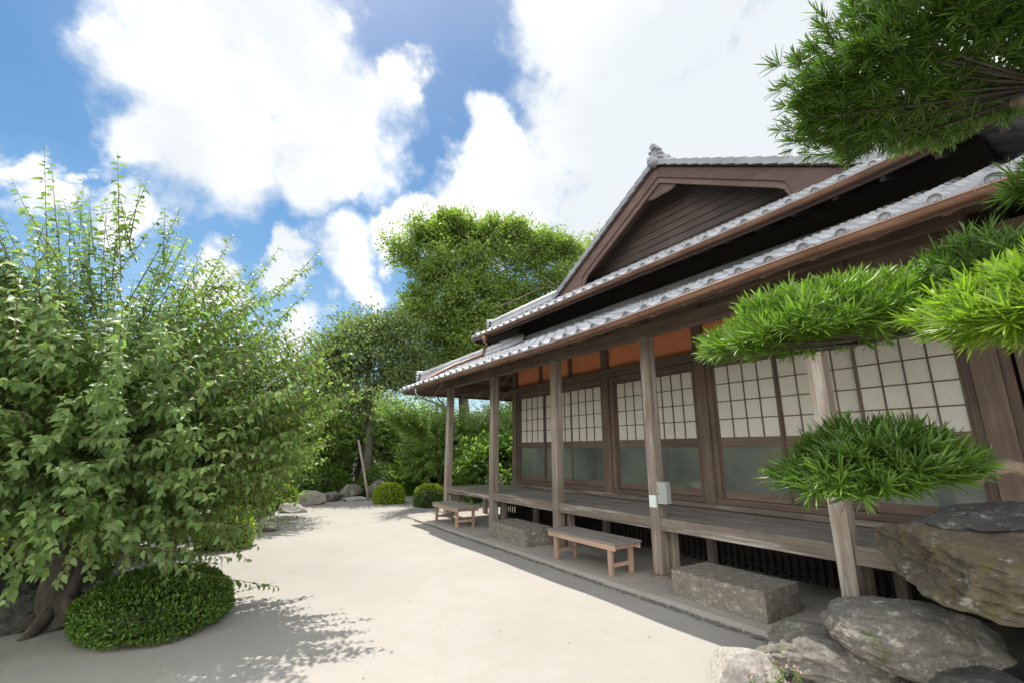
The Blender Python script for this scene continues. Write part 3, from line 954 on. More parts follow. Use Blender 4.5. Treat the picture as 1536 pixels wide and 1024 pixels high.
# underside of the gable overhang and lapped siding behind
SX = GX + .62
mb = MB()
for sg in (-1, 1):
    a, b = 0.0, 3.7
    f = lambda d, dz: zr - US * d + dz
    mb.hexa([(GX + .03, UYC + sg * a, f(a, -.075)), (SX + .1, UYC + sg * a, f(a, -.075)), (SX + .1, UYC + sg * b, f(b, -.075)), (GX + .03, UYC + sg * b, f(b, -.075)),
             (GX + .03, UYC + sg * a, f(a, -.03)), (SX + .1, UYC + sg * a, f(a, -.03)), (SX + .1, UYC + sg * b, f(b, -.03)), (GX + .03, UYC + sg * b, f(b, -.03))])
mb.build('gable_soffit', GABLE, UR)
mb = MB(); z = 4.9; hb = .165
while z < zr - .12:
    h0 = max(.02, (zr - .08 - z) / US); h1 = max(.015, (zr - .08 - min(z + hb, zr - .1)) / US)
    z2 = min(z + hb, zr - .1)
    mb.hexa([(SX - .028, UYC - h0, z), (SX + .03, UYC - h0, z), (SX + .03, UYC + h0, z), (SX - .028, UYC + h0, z),
             (SX - .004, UYC - h1, z2 + .012), (SX + .03, UYC - h1, z2 + .012), (SX + .03, UYC + h1, z2 + .012), (SX - .004, UYC + h1, z2 + .012)])
    z += hb
mb.build('gable_siding', SIDING, UR)
# soffit, fascia and rafters of the upper eave
mb = MB()
mb.hexa([(UX + .05, UY0 + .05, UZ - .03), (UX + .95, UY0 + .95, UZ + .35), (UX + .95, UY1 - .95, UZ + .35), (UX + .05, UY1 - .05, UZ - .06),
         (UX + .05, UY0 + .05, UZ - .01), (UX + .95, UY0 + .95, UZ + .38), (UX + .95, UY1 - .95, UZ + .38), (UX + .05, UY1 - .05, UZ - .04)])
mb.hexa([(UX + .05, UY1 - .05, UZ - .06), (UX + .95, UY1 - .95, UZ + .35), (14, UY1 - .95, UZ + .35), (14, UY1 - .05, UZ - .06),
         (UX + .05, UY1 - .05, UZ - .04), (UX + .95, UY1 - .95, UZ + .38), (14, UY1 - .95, UZ + .38), (14, UY1 - .05, UZ - .04)])
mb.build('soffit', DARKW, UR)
mb = MB(); ys = np.linspace(UY0 + .03, UY1 - .03, 40)
for a, b in zip(ys[:-1], ys[1:]):
    ra, rb = rise2(a), rise2(b)
    mb.hexa([(UX + .03, a, UZ + ra - .13), (UX + .07, a, UZ + ra - .13), (UX + .07, b, UZ + rb - .13), (UX + .03, b, UZ + rb - .13),
             (UX + .03, a, UZ + ra - .03), (UX + .07, a, UZ + ra - .03), (UX + .07, b, UZ + rb - .03), (UX + .03, b, UZ + rb - .03)])
mb.build('fascia', GABLE, UR)
MB().box(UX + .071, 14, UY1 - .07, UY1 - .03, UZ - .12, UZ - .03).build('fascia', GABLE, UR)
y = UY0 + .25
while y < UY1 - .2:
    w = min(.8, UY1 - y, y - UY0)
    if w > .2:
        MB().bar((UX + .09, y, UZ - .10), (UX + w, y, UZ - .10 + .42 * (w - .09)), .05, .07).build('rafter', DARKW, UR)
    y += .45
gutter(UR, UX - .038, UZ - .065, UY0, 9.85, rise2, .050)
mb = MB()
mb.tube([(UX - .045, 9.78, UZ - .10), (UX - .045, 9.78, UZ - .22), (UX + .02, 9.76, UZ - .34), (UX - .10, 9.72, UZ - .46), (UX - .16, 9.7, EZ + S1 * 1.45 + .10), (UX - .9, 9.75, EZ + S1 * .72 + .11), (EX + .1, 9.8, EZ + .10), (EX - .03, 9.8, EZ + .0)], .034, 9)
mb.lathe([(.03, -.12), (.07, -.02), (.075, .05), (.07, .05)], (UX - .045, 9.78, UZ - .16), (0, 0, 1), 8)
mb.build('downpipe', COPPER, UR, smooth=True)

# ------------------------------------------------------------------ furniture on the terrace
def bench(loc, ln, wd, h, label):
    t = thing('bench', loc, label, 'bench', 'low wooden benches in front of the veranda')
    x0, y0, z0 = loc
    def B(name, mat, *bx, bev=.004):
        mb = MB()
        for b in bx:
            mb.box(*b)
        return mb.build(name, mat, t, bev)
    hl, hw = ln / 2, wd / 2
    n = 4; pl = []
    for i in range(n):
        a = -hw + wd * i / n; pl.append((x0 + a + .002, x0 + a + wd / n - .002, y0 - hl, y0 + hl, z0 + h - .028, z0 + h + random.uniform(-.002, .002)))
    B('seat', BENCHT, *pl)
    B('apron', BENCHR, (x0 - hw + .012, x0 - hw + .040, y0 - hl + .012, y0 + hl - .012, z0 + h - .092, z0 + h - .030))
    B('apron', BENCHR, (x0 + hw - .040, x0 + hw - .012, y0 - hl + .012, y0 + hl - .012, z0 + h - .092, z0 + h - .030))
    B('cleat', BENCHR, (x0 - hw + .042, x0 + hw - .042, y0 - hl + .08, y0 - hl + .108, z0 + h - .09, z0 + h - .031))
    B('cleat', BENCHR, (x0 - hw + .042, x0 + hw - .042, y0 + hl - .108, y0 + hl - .08, z0 + h - .09, z0 + h - .031))
    for sx in (-1, 1):
        for sy in (-1, 1):
            cx, cy = x0 + sx * (hw - .065), y0 + sy * (hl - .14)
            B('leg', BENCHL, (cx - .024, cx + .024, cy - .030, cy + .030, z0 + .001, z0 + h - .031))
    for sy in (-1, 1):
        cy = y0 + sy * (hl - .14)
        B('stretcher', BENCHR, (x0 - hw + .09, x0 + hw - .09, cy - .014, cy + .014, z0 + .10, z0 + .145))
    return t
bench((4.50, 5.03, .05), 1.36, .48, .40, 'longer wooden bench with grey plank top, nearer the camera between two step stones')
bench((4.50, 9.26, .05), 1.26, .50, .40, 'smaller, farther wooden bench with grey top near the corner post')

def clip_rock(name, loc, dims, seed, mat, label, cat='rock', group=None, rot=(0, 0, 0), sub=4, planes=9, rough=.06, cut=(.62, .9), box=False, flat_bottom=True):
    import bmesh
    rs = np.random.RandomState(seed)
    bm = bmesh.new(); bmesh.ops.create_icosphere(bm, subdivisions=sub, radius=1.0)
    if box:
        pl = [(Vector(n), .74) for n in ((1, 0, 0), (-1, 0, 0), (0, 1, 0), (0, -1, 0), (0, 0, 1), (0, 0, -1))]
        k = 1.8
    else:
        pl = []; k = 1.12
        for i in range(planes):
            n = Vector(rnd_dirs(rs, 1)[0])
            pl.append((n, rs.uniform(*cut)))
    off = Vector(rs.uniform(-50, 50, 3))
    for v in bm.verts:
        p = v.co * k
        for n, d in pl:
            e = p.dot(n) - d
            if e > 0:
                p -= n * (e * .985)
        q = p * 1.4 + off
        dsp = rough * (noise.fractal(q, 1.0, 2.0, 5) * .9 + .45 * noise.fractal(q * 4, 1, 2, 3))
        p += p.normalized() * dsp
        v.co = p
    eul = Matrix.Rotation(rot[2], 3, 'Z') @ Matrix.Rotation(rot[1], 3, 'Y') @ Matrix.Rotation(rot[0], 3, 'X')
    mx = Matrix.Diagonal(Vector([d / (1.48 if box else 1.75) for d in dims]))
    for v in bm.verts:
        v.co = eul @ (mx @ v.co)
    me = bpy.data.meshes.new(name); bm.to_mesh(me); bm.free()
    me.materials.append(mat); me.polygons.foreach_set('use_smooth', [True] * len(me.polygons))
    o = bpy.data.objects.new(name, me); COL.objects.link(o); o.location = loc
    o.modifiers.new('es', 'EDGE_SPLIT').split_angle = R(38)
    return tag(o, label, cat, group)

clip_rock('step_stone', (4.66, 7.02, .17), (.56, 1.10, .30), 11, STEP, 'rectangular stepping stone block beside the second post from the far corner', 'step stone', 'stone steps up to the veranda', box=True, rough=.022, sub=5)
clip_rock('step_stone', (4.66, 3.10, .16), (.60, 1.0, .29), 12, STEP, 'long lichen speckled stepping stone block between the longer bench and the boulders', 'step stone', 'stone steps up to the veranda', box=True, rough=.024, sub=5)

# meter box and notice on the middle post
t = thing('meter_box', (PX, 4.08, 1.05), 'grey metal box fixed to the side of a veranda post', 'box')
MB().box(PX - .085, PX + .012, 3.965, 4.094, .905, 1.17).build('case', BOXM, t, .006)
MB().box(PX - .080, PX + .007, 3.952, 3.964, .912, 1.163).build('cover', BOXM, t, .004)
MB().lathe([(.009, 0), (.009, .008), (.006, .011)], (PX - .0855, 4.06, 1.03), (-1, 0, 0), 8).build('lock', BOXD, t)
t = thing('notice_sign', (PX - .08, 4.17, .93), 'small white and pale green notice on the veranda post below the grey box', 'sign')
MB().box(PX - .081, PX - .0735, 4.115, 4.228, .855, 1.0).build('plate', SIGNW, t, .002)
mb = MB()
mb.box(PX - .0835, PX - .082, 4.117, 4.135, .86, .995)
for k in range(5):
    mb.box(PX - .0835, PX - .082, 4.15, 4.215 - .008 * (k % 2), .965 - .022 * k, .972 - .022 * k)
mb.build('print', SIGNG, t)

# ------------------------------------------------------------------ boulders at the right
GR = 'boulders piled at the near end of the terrace'
clip_rock('boulder', (4.52, .90, .84), (1.34, 1.3, .40), 21, ROCKMOSS, 'big overhanging mossy boulder with a pale sunlit top edge', 'rock', GR, rot=(R(10), R(-4), R(-20)), sub=6, rough=.10, planes=10)
clip_rock('boulder', (4.95, 1.06, 1.06), (1.1, .7, .20), 22, ROCKDARK, 'dark low rock lying behind the top of the overhanging boulder', 'rock', GR, rot=(0, 0, R(-25)), sub=5, rough=.12)
clip_rock('boulder', (4.28, 1.44, .28), (1.02, .66, .36), 23, ROCK, 'flat grey slab boulder under the overhanging boulder', 'rock', GR, rot=(R(0), R(8), R(-38)), sub=6, rough=.06, cut=(.6, .85))
clip_rock('boulder', (3.98, 1.86, .10), (.95, .50, .28), 24, ROCK, 'rough layered grey rock between the slab boulder and pale rock', 'rock', GR, rot=(R(6), R(4), R(-48)), sub=6, rough=.13)
clip_rock('boulder', (3.30, 2.17, .03), (.50, .36, .26), 25, ROCKPALE, 'pale sunlit rock on the sand at the bottom edge', 'rock', GR, rot=(0, R(3), R(-30)), sub=5, rough=.05)
clip_rock('boulder', (4.9, .75, .40), (.8, .5, .95), 26, ROCKDARK, 'dark upright rock holding up the overhanging boulder', 'rock', GR, rot=(0, 0, R(-30)), sub=5, rough=.09)
clip_rock('boulder', (4.2, 1.12, .04), (.7, .6, .30), 27, ROCKDARK, 'low dark rock in the shade below the slab boulder', 'rock', GR, sub=5, rough=.09)

# small flowering weed at the bottom edge
def flower():
    t = thing('flowering_weed', (3.14, 1.84, 0), 'small pink flowering weed at the foot of the pale rock', 'plant')
    rs = np.random.RandomState(5); P = []; D = []; F = []; st = []
    for i in range(26):
        b = Vector((3.14 + rs.normal() * .11, 1.84 + rs.normal() * .06, 0)); tip = b + Vector((rs.normal() * .05, rs.normal() * .05, rs.uniform(.10, .24)))
        st.append(([b, (b + tip) / 2 + Vector((rs.normal() * .01, 0, 0)), tip], [.003, .002, .0015]))
        for k in range(7):
            q = b.lerp(tip, rs.uniform(.2, .95)); P.append(q); D.append(rs.normal(size=3) * (1, 1, .4))
        for k in range(3):
            F.append(tip + Vector(rs.normal(size=3) * .006))
    P = np.array([tuple(p) for p in P]); F = np.array([tuple(p) for p in F])
    tubes('stems', st, TWIG, t)
    leaves('foliage', P, np.array(D), rnd_dirs(rs, len(P)) * .4 + (0, 0, 1), rs.uniform(.022, .04, len(P)), rs.uniform(.012, .022, len(P)), T_RHOMB, HEDGE, t)
    leaves('blossom', F, rnd_dirs(rs, len(F)) + (0, 0, .4), rnd_dirs(rs, len(F)), np.full(len(F), .02), np.full(len(F), .014), T_RHOMB, PETAL, t)
flower()

# ------------------------------------------------------------------ vegetation builders
def shoot_tree(name, base, C, radii, n, per, ll, seed, leafmat, label, group, trunk_r=.13, tmpl=T_OVATE, zmin=-.45, start=(.12, .62), barkm=BARK, twigs=True, cat='tree', extra=None, jitter=.14, droop=.38, ends=.16, up=.08, pw=2.0, tuft=0):
    """many long straight leafy shoots springing from a pollarded head"""
    rs = np.random.RandomState(seed); C = np.array(C, float); base = np.array(base, float)
    t = thing(name, tuple(base), label, cat, group)
    rxp, rxm, ryp, rym, rzp, rzm = radii
    tr = []
    head = C + (0, 0, -.25)
    pts = [base + (head - base) * s + (rs.normal(size=3) * .05 * (0 < s < 1)) for s in np.linspace(0, 1, 6)]
    tr.append((pts, [trunk_r * 1.6, trunk_r * 1.15, trunk_r, trunk_r * .95, trunk_r * .9, trunk_r * .8]))
    for k in range(9):
        a = 2 * math.pi * k / 9 + rs.normal() * .2
        d = np.array([math.cos(a), math.sin(a), rs.uniform(.1, 1.0)])
        d = d / np.linalg.norm(d)
        e = head + d * np.array([(rxp if d[0] > 0 else rxm), (ryp if d[1] > 0 else rym), rzp]) * .42
        mid = (head + e) / 2 + rs.normal(size=3) * .07
        tr.append(([pts[4], head, mid, e], [trunk_r * .6, trunk_r * .5, trunk_r * .33, trunk_r * .14]))
    for k in range(6):        # root flare and knots
        a = 2 * math.pi * k / 6 + rs.normal() * .3
        q = np.array([math.cos(a), math.sin(a), 0])
        tr.append(([pts[0] + q * trunk_r * 2.6 - (0, 0, .04), pts[0] + q * trunk_r * 1.25 + (0, 0, .10), pts[1] + q * trunk_r * .55, pts[2] + q * trunk_r * .42 + rs.normal(size=3) * .03, pts[3] + q * trunk_r * .3], [trunk_r * .28, trunk_r * .5, trunk_r * .62, trunk_r * .66, trunk_r * .5]))
    tubes('trunk', tr, barkm, t, 8)
    d = rnd_dirs(rs, n * 3); d = d[d[:, 2] > zmin][:n]; n = len(d)
    if tuft:              # shoots grouped on a few score limbs, with gaps between
        hub = rnd_dirs(rs, tuft * 3); hub = hub[hub[:, 2] > zmin - .05][:tuft]
        d = unit(hub[rs.randint(0, len(hub), n)] + rs.normal(size=(n, 3)) * .13)
    d[:, 2] = d[:, 2] * .9 + up
    rad = np.stack([np.where(d[:, 0] > 0, rxp, rxm), np.where(d[:, 1] > 0, ryp, rym), np.where(d[:, 2] > 0, rzp, rzm)], 1)
    R0 = 1.0 / ((np.abs(unit(d)) / rad) ** pw).sum(1) ** (1 / pw); d = unit(d)
    f0 = rs.uniform(start[0], start[1], n); f1 = np.maximum(f0 + .18, 1.04 - np.abs(rs.normal(size=n)) * ends)
    jit = rs.normal(size=(n, 3)) * jitter
    A = C + d * (R0 * f0)[:, None] + jit
    B = C + d * (R0 * f1)[:, None] + jit + rs.normal(size=(n, 3)) * .05 * R0[:, None]
    B[:, 2] += .10 * (1 - np.abs(d[:, 2]))
    if extra is not None:
        ex = np.array(extra, float); A = np.vstack([A, ex[:, :3]]); B = np.vstack([B, ex[:, 3:]]); n = len(A)
    low = np.maximum(A[:, 2], .12) ; A[:, 2] = low; B[:, 2] = np.maximum(B[:, 2], .12)
    M = (A + B) / 2; M[:, 2] -= .05 * np.linalg.norm(B - A, axis=1)
    Ps, Ds, Ns, Ls = [], [], [], []
    tw = []
    for i in range(n):
        ln = np.linalg.norm(B[i] - A[i])
        m = max(4, int(per * ln))
        u = np.linspace(.08, 1, m) + rs.normal(size=m) * .01
        p = (1 - u)[:, None] ** 2 * A[i] + (2 * u * (1 - u))[:, None] * M[i] + u[:, None] ** 2 * B[i]
        dr = unit(B[i] - A[i])
        s1 = unit(np.cross(dr, (0.2, .1, 1.0))); s2 = np.cross(dr, s1)
        ph = np.arange(m) * 2.4 + rs.uniform(0, 6)
        sd = np.cos(ph)[:, None] * s1 + np.sin(ph)[:, None] * s2
        D = dr * .55 + sd * .85 + np.array((0, 0, -droop)) + rs.normal(size=(m, 3)) * .22
        Nn = np.array((0, 0, 1.0)) + .7 * dr + rs.normal(size=(m, 3)) * .45
        Ps.append(p); Ds.append(D); Ns.append(Nn); Ls.append(ll * rs.uniform(.62, 1.15, m) * (1 - .38 * np.clip(u - .82, 0, 1) / .18))
        if twigs:
            tw.append(([tuple(A[i]), tuple(M[i] * .5 + (A[i] + B[i]) * .25), tuple(B[i])], [.0065, .0045, .0015]))
    P = np.vstack(Ps); L = np.concatenate(Ls)
    if twigs:
        tubes('shoots', tw, TWIG, t, 4)
    leaves('crown', P, np.vstack(Ds), np.vstack(Ns), L, L * rs.uniform(.50, .66, len(L)), tmpl, leafmat, t)
    return t

def clump_tree(name, base, trunk, clumps, leafmat, label, seed, ll=.16, nb=14, per=60, group=None, barkm=BARKG, cat='tree', trunk_r=.25, sig=.16, fill=.0):
    """trunk, limbs to each clump, forked twigs inside, leaves round the twigs"""
    rs = np.random.RandomState(seed)
    t = thing(name, tuple(base), label, cat, group)
    tr = []; k = len(trunk)
    tr.append((trunk, [trunk_r * (1 - .75 * i / (k - 1)) for i in range(k)]))
    P, D = [], []; tw = []
    for (c, r) in clumps:
        c = np.array(c, float); r = np.array(r, float) * np.ones(3)
        j = np.argmin([np.linalg.norm(np.array(q) - (c - (0, 0, r[2] * 1.2))) for q in trunk]); j = max(1, j)
        o = np.array(trunk[j], float)
        mid = o * .5 + c * .5 + rs.normal(size=3) * .10 * np.linalg.norm(c - o) - (0, 0, .05 * np.linalg.norm(c - o))
        rr = trunk_r * (1 - .75 * j / (k - 1))
        tr.append(([tuple(o), tuple(mid), tuple(c)], [rr * .62, rr * .4, rr * .18]))
        for b in range(nb):
            d = rnd_dirs(rs, 1)[0]; e = c + d * r * rs.uniform(.45, 1.05)
            q = mid * (1 - .0) * rs.uniform(0, .35) + 0 if False else c + (mid - c) * rs.uniform(-.1, .5)
            m2 = (q + e) / 2 + rs.normal(size=3) * .08 * r
            tw.append(([tuple(q), tuple(m2), tuple(e)], [rr * .16 + .006, rr * .09 + .004, .003]))
            u = rs.beta(2.4, 1.1, per)
            p = q + (e - q) * u[:, None] + rs.normal(size=(per, 3)) * r * sig
            P.append(p); D.append(unit(p - c) * .8 + rs.normal(size=(per, 3)) * .6)
    tubes('trunk', tr, barkm, t, 8)
    tubes('branches', tw, barkm, t, 4)
    P = np.vstack(P); D = np.vstack(D); m = len(P)
    P[:, 2] = np.maximum(P[:, 2], .08)
    Nn = np.array((0, 0, 1.0)) + rs.normal(size=(m, 3)) * .6
    L = ll * rs.uniform(.5, 1.35, m)
    leaves('crown', P, D, Nn, L, L * .6, T_RHOMB, leafmat, t)
    return t

def shrub(name, loc, rad, n, ll, mat, label, seed, group=None, e=2.6, topmat=None, cat='shrub', rotz=0, bottom=.0):
    """clipped rounded bush: solid dark core, small leaves through its outer shell"""
    rs = np.random.RandomState(seed); rad = np.array(rad)
    t = thing(name, loc, label, cat, group)
    d = rnd_dirs(rs, n * 2); d = d[d[:, 2] > -.5][:n]; n = len(d)
    sup = 1.0 / (np.abs(d) ** e).sum(1) ** (1 / e)
    off = np.array([.06 * noise.noise(Vector(x * 2.2) + Vector((seed, 0, 0))) + .035 * noise.noise(Vector(x * 6) + Vector((seed, 3, 0))) for x in d])
    dep = 1 - np.abs(rs.normal(size=n)) * .055 + off
    P = d * (sup * dep)[:, None] * rad
    c, s = math.cos(rotz), math.sin(rotz)
    rot = np.array([[c, s, 0], [-s, c, 0], [0, 0, 1]])
    O = np.array(loc) + (0, 0, rad[2] * .5)
    D = unit(d / rad) + rs.normal(size=(n, 3)) * .65 + (0, 0, .15)
    Nn = unit(d / rad) * .6 + (0, 0, .5) + rs.normal(size=(n, 3)) * .5
    P = P @ rot + O; D = D @ rot
    ok = P[:, 2] > .015; P, D, Nn = P[ok], D[ok], Nn[ok]; d = d[ok]
    L = ll * rs.uniform(.65, 1.2, len(P))
    if topmat:  # upper leaves take a lighter colour: sunlight painted on the top
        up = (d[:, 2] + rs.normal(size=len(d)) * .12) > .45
        leaves('sunlit_top', P[up], D[up], Nn[up], L[up], L[up] * .55, T_RHOMB, topmat, t)
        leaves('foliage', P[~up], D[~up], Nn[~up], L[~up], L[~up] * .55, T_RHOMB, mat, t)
    else:
        leaves('foliage', P, D, Nn, L, L * .55, T_RHOMB, mat, t)
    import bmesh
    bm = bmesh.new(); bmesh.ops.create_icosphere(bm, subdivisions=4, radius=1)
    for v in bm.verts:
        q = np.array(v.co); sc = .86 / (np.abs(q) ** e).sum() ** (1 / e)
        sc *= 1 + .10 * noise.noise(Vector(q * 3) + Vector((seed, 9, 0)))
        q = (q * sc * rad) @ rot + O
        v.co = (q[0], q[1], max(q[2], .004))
    me = bpy.data.meshes.new('inner_core'); bm.to_mesh(me); bm.free(); me.materials.append(CORE)  # solid dark blob filling the inside of the leaf shell
    o = bpy.data.objects.new('inner_core', me); COL.objects.link(o); o.parent = t; o.matrix_parent_inverse = t.matrix_basis.inverted()
    return t

# ------------------------------------------------------------------ left plum tree
rs = np.random.RandomState(99); ex = []
for i in range(110):       # the low sprays that reach out over the sand
    s = rs.uniform(0, 1)
    a = (-.85 + rs.normal() * .14, 6.0 + rs.normal() * .22, .80 + .65 * s + rs.normal() * .08)
    b = (.35 + .90 * s + rs.normal() * .16, 5.9 + rs.uniform(-.95, .7), .58 + 1.90 * s + rs.normal() * .14)
    ex.append(a + b)
for i in range(120):       # skirts in front of the trunk
    a = (rs.uniform(-1.9, -.35), 5.6 + rs.uniform(-.3, .4), rs.uniform(.9, 1.6))
    b = (a[0] + rs.normal() * .35, a[1] - rs.uniform(.3, .9), rs.uniform(.50, 1.5) + (.30 if a[0] < -1.25 else 0))
    ex.append(a + b)
shoot_tree('plum_tree', (-.95, 6.2, 0), (-1.05, 6.15, 1.70), (2.45, 3.0, 1.7, 1.75, 2.84, 1.05), 1700, 31, .088, 41, PLUM,
           'large plum tree at the left with long leafy upright shoots, spreading over the sand', 'plum trees around the court', trunk_r=.14, extra=ex, zmin=-.62, start=(.2, .72), jitter=.25, droop=.62, ends=.24, up=.16, pw=1.6, tuft=85)

# plum trees round the far side of the court
PG = 'plum trees around the court'
far = [('bushy plum tree behind the large left plum tree', (-1.9, 9.6, 0), (-1.8, 9.7, 1.5), (2.0, 2.0, 1.8, 1.8, 2.5, 1.2)),
       ('plum tree with drooping sprays left of the far rocks', (.35, 12.6, 0), (.5, 12.6, 1.6), (1.9, 1.9, 1.8, 1.8, 2.1, 1.4)),
       ('plum tree standing behind the low rocks, left of the staked one', (2.3, 18.7, 0), (2.4, 18.7, 1.8), (2.2, 2.3, 1.8, 1.8, 1.85, 1.6)),
       ('plum tree propped by a leaning stake at the far end of the court', (5.0, 19.0, 0), (5.1, 19.0, 2.1), (2.2, 2.2, 1.7, 1.7, 1.8, 1.6)),
       ('plum tree behind the far corner post of the veranda', (6.9, 15.3, 0), (6.9, 15.2, 1.6), (1.9, 1.7, 1.8, 1.5, 1.8, 1.5)),
       ('leafy plum tree beyond the end of the veranda, under the eave', (9.2, 14.6, 0), (9.2, 14.5, 1.8), (2.0, 1.8, 1.6, 1.6, 2.0, 1.6))]
for i, (lab, b, c, r) in enumerate(far):
    ex = None
    if i == 4:            # long sprays toward the roof corner
        ra = np.random.RandomState(5)
        ex = [(5.6 + ra.normal() * .2, 13.9 + ra.normal() * .2, 2.1 + ra.normal() * .2, ra.uniform(3.5, 5.2), ra.uniform(12.2, 13.6), ra.uniform(2.5, 3.3)) for _ in range(75)]
    shoot_tree('plum_tree', b, c, r, 800, 22, .125, 60 + i, PLUMB, lab, PG, trunk_r=.13, tmpl=T_RHOMB, twigs=True, zmin=-.85, start=(.1, .8), extra=ex)

# dark evergreens closing the garden
EG = 'dark evergreens closing the garden'
dark = [('dark evergreen bush directly behind the veranda end', (8.0, 12.9, 0), 1.5, 2.4), ('dark evergreen under the smaller far tree', (4.2, 22.0, 0), 2.4, 3.9),
        ('dark evergreen in the gap between the far plum trees', (7.0, 19.2, 0), 2.2, 3.5), ('dark evergreen beyond the far rocks', (1.2, 21.2, 0), 2.6, 3.6),
        ('dark evergreen behind the bushy plum on the left', (-1.8, 14.2, 0), 2.2, 3.6), ('dark evergreen at the far left behind the hedge', (-4.6, 10.5, 0), 2.2, 3.6),
        ('dark evergreen closing the view past the house corner', (10.8, 16.8, 0), 2.4, 3.6)]
for i, (lab, b, r, h) in enumerate(dark):
    cl = []
    rs = np.random.RandomState(200 + i)
    for k in range(14):
        a = rs.uniform(0, 6.28); q = rs.uniform(.1, .8) * r
        cl.append(((b[0] + q * math.cos(a), b[1] + q * math.sin(a), rs.uniform(.12, .82) * h), (r * .5, r * .5, h * .24)))
    clump_tree('evergreen', b, [(b[0], b[1], 0), (b[0] + .05, b[1], h * .3), (b[0], b[1] + .05, h * .55), (b[0], b[1], h * .8)], cl, DARKL if i % 3 else PLUMB, lab, 300 + i, .13, 18, 75, EG, BARK, trunk_r=.14, sig=.25)

# the big open-branched tree beyond the house corner
rs = np.random.RandomState(17)
bt = (9.2, 18.0, 0)
tk = [(9.2, 18, 0), (9.15, 18.0, 2.5), (8.9, 18.0, 5.0), (8.6, 18.0, 7.2), (8.3, 18.0, 9.0)]
cl = []
for (x, y, z, r) in [(6.2, 18.6, 10.2, .95), (7.0, 18.2, 11.2, .9), (7.6, 17.6, 9.6, 1.0), (8.4, 18.6, 11.3, 1.1), (8.2, 17.2, 8.4, .9), (9.3, 17.4, 10.2, 1.2), (9.6, 18.8, 11.6, 1.1), (10.6, 17.2, 11.2, 1.2),
                     (11.4, 16.6, 10.2, 1.2), (12.2, 16.2, 11.0, 1.1), (10.4, 17.0, 8.8, 1.1), (11.6, 16.8, 8.6, 1.0), (7.0, 18.6, 8.1, .8), (9.2, 17.0, 7.3, .9), (12.9, 15.8, 9.4, 1.0), (8.0, 18.0, 12.0, .55), (13.2, 15.4, 10.9, .7), (9.9, 17.3, 11.9, .8), (11.0, 16.6, 11.6, .8), (8.6, 18.0, 11.9, .8), (7.6, 18.6, 11.2, .7), (12.2, 15.6, 10.9, .8),
                     (7.6, 17.8, 6.6, .8), (10.6, 16.6, 7.0, 1.1), (8.0, 17.6, 7.5, 1.0), (9.4, 17.2, 6.2, 1.0), (6.7, 18.2, 7.2, .8), (10.2, 16.8, 7.9, 1.0), (8.6, 17.4, 6.4, .9), (7.2, 18.0, 9.0, .8), (9.0, 17.4, 9.0, .9)]:
    cl.append(((x, y, z), (r * 1.22, r * 1.22, r * .95)))
clump_tree('tall_tree', bt, tk, cl, BIGL, 'tall open crowned tree with visible grey limbs rising behind the house corner', 18, .145, 46, 54, None, BARKG, trunk_r=.30, sig=.18)
cl = []
for (x, y, z, r) in [(2.9, 17.6, 4.2, .75), (3.3, 17.7, 5.2, .8), (4.0, 17.4, 5.9, .9), (4.8, 17.4, 6.2, .85), (4.6, 17.0, 5.1, .9), (5.5, 17.0, 5.6, .9), (6.2, 16.8, 4.9, .8), (5.4, 16.8, 4.3, .75), (3.8, 17.6, 4.4, .6), (5.9, 17.2, 6.3, .7), (3.4, 17.6, 3.6, .8), (2.6, 17.8, 3.3, .7), (4.4, 17.0, 3.5, .8)]:
    cl.append(((x, y, z), (r * 1.38, r * 1.38, r * 1.0)))
clump_tree('broad_tree', (4.9, 17.9, 0), [(4.9, 17.9, 0), (5.0, 17.8, 1.6), (4.9, 17.6, 3.0), (4.7, 17.5, 4.4), (4.6, 17.4, 5.2)], cl, BIGG, 'smaller grey green broad tree left of the tall tree, against the sky', 19, .12, 34, 75, None, BARKG, trunk_r=.2, sig=.22)
cl = []
for (x, y, z, r) in [(7.4, 18.4, 5.6, 1.0), (8.2, 17.4, 5.2, .9), (8.9, 16.8, 5.8, 1.0), (7.6, 17.2, 4.4, 1.0), (9.6, 16.4, 6.4, .9), (6.8, 17.8, 4.3, .9), (9.3, 16.2, 4.8, 1.0)]:
    cl.append(((x, y, z), (r, r, r * .75)))
clump_tree('broad_tree', (8.1, 17.2, 0), [(8.1, 17.2, 0), (8.1, 17.2, 1.6), (8.1, 17.2, 3.0), (8.1, 17.2, 4.6)], cl, BIGL, 'leafy green tree in front of the tall tree, just above the lower roof corner', 23, .13, 34, 75, None, BARKG, trunk_r=.16, sig=.25)
cl = []
for (x, y, z, r) in [(15.0, 17.0, 11.2, 1.4), (16.6, 17.0, 12.4, 1.4), (17.8, 16.4, 11.8, 1.3), (15.8, 16.4, 9.8, 1.5), (14.0, 17.6, 9.4, 1.3), (13.4, 17.4, 7.6, 1.4), (18.6, 16, 10.4, 1.3)]:
    cl.append(((x, y, z), (r, r, r * .75)))
clump_tree('yellow_tree', (16, 17.5, 0), [(16, 17.5, 0), (16, 17.4, 4), (15.9, 17.3, 7), (15.9, 17, 10)], cl, YELL, 'yellow green tree crown behind the left slope of the gable', 20, .16, 22, 60, None, BARKG, trunk_r=.28, sig=.22)
# unseen plum trees left of the court, added to darken the window reflections
for i, (x, y) in enumerate([(-6.5, 7.2), (-7.5, 3.2), (-8.0, -1.5)]):
    shoot_tree('plum_tree', (x, y, 0), (x, y, 1.6), (2, 2, 2, 2, 2.4, 1.4), 170, 14, .17, 90 + i, PLUMB, ('unseen plum tree left of the hedge, outside the court', 'unseen plum tree beside the court to the left', 'unseen plum tree behind the camera on the left')[i], PG, tmpl=T_RHOMB, twigs=False, zmin=-.6)

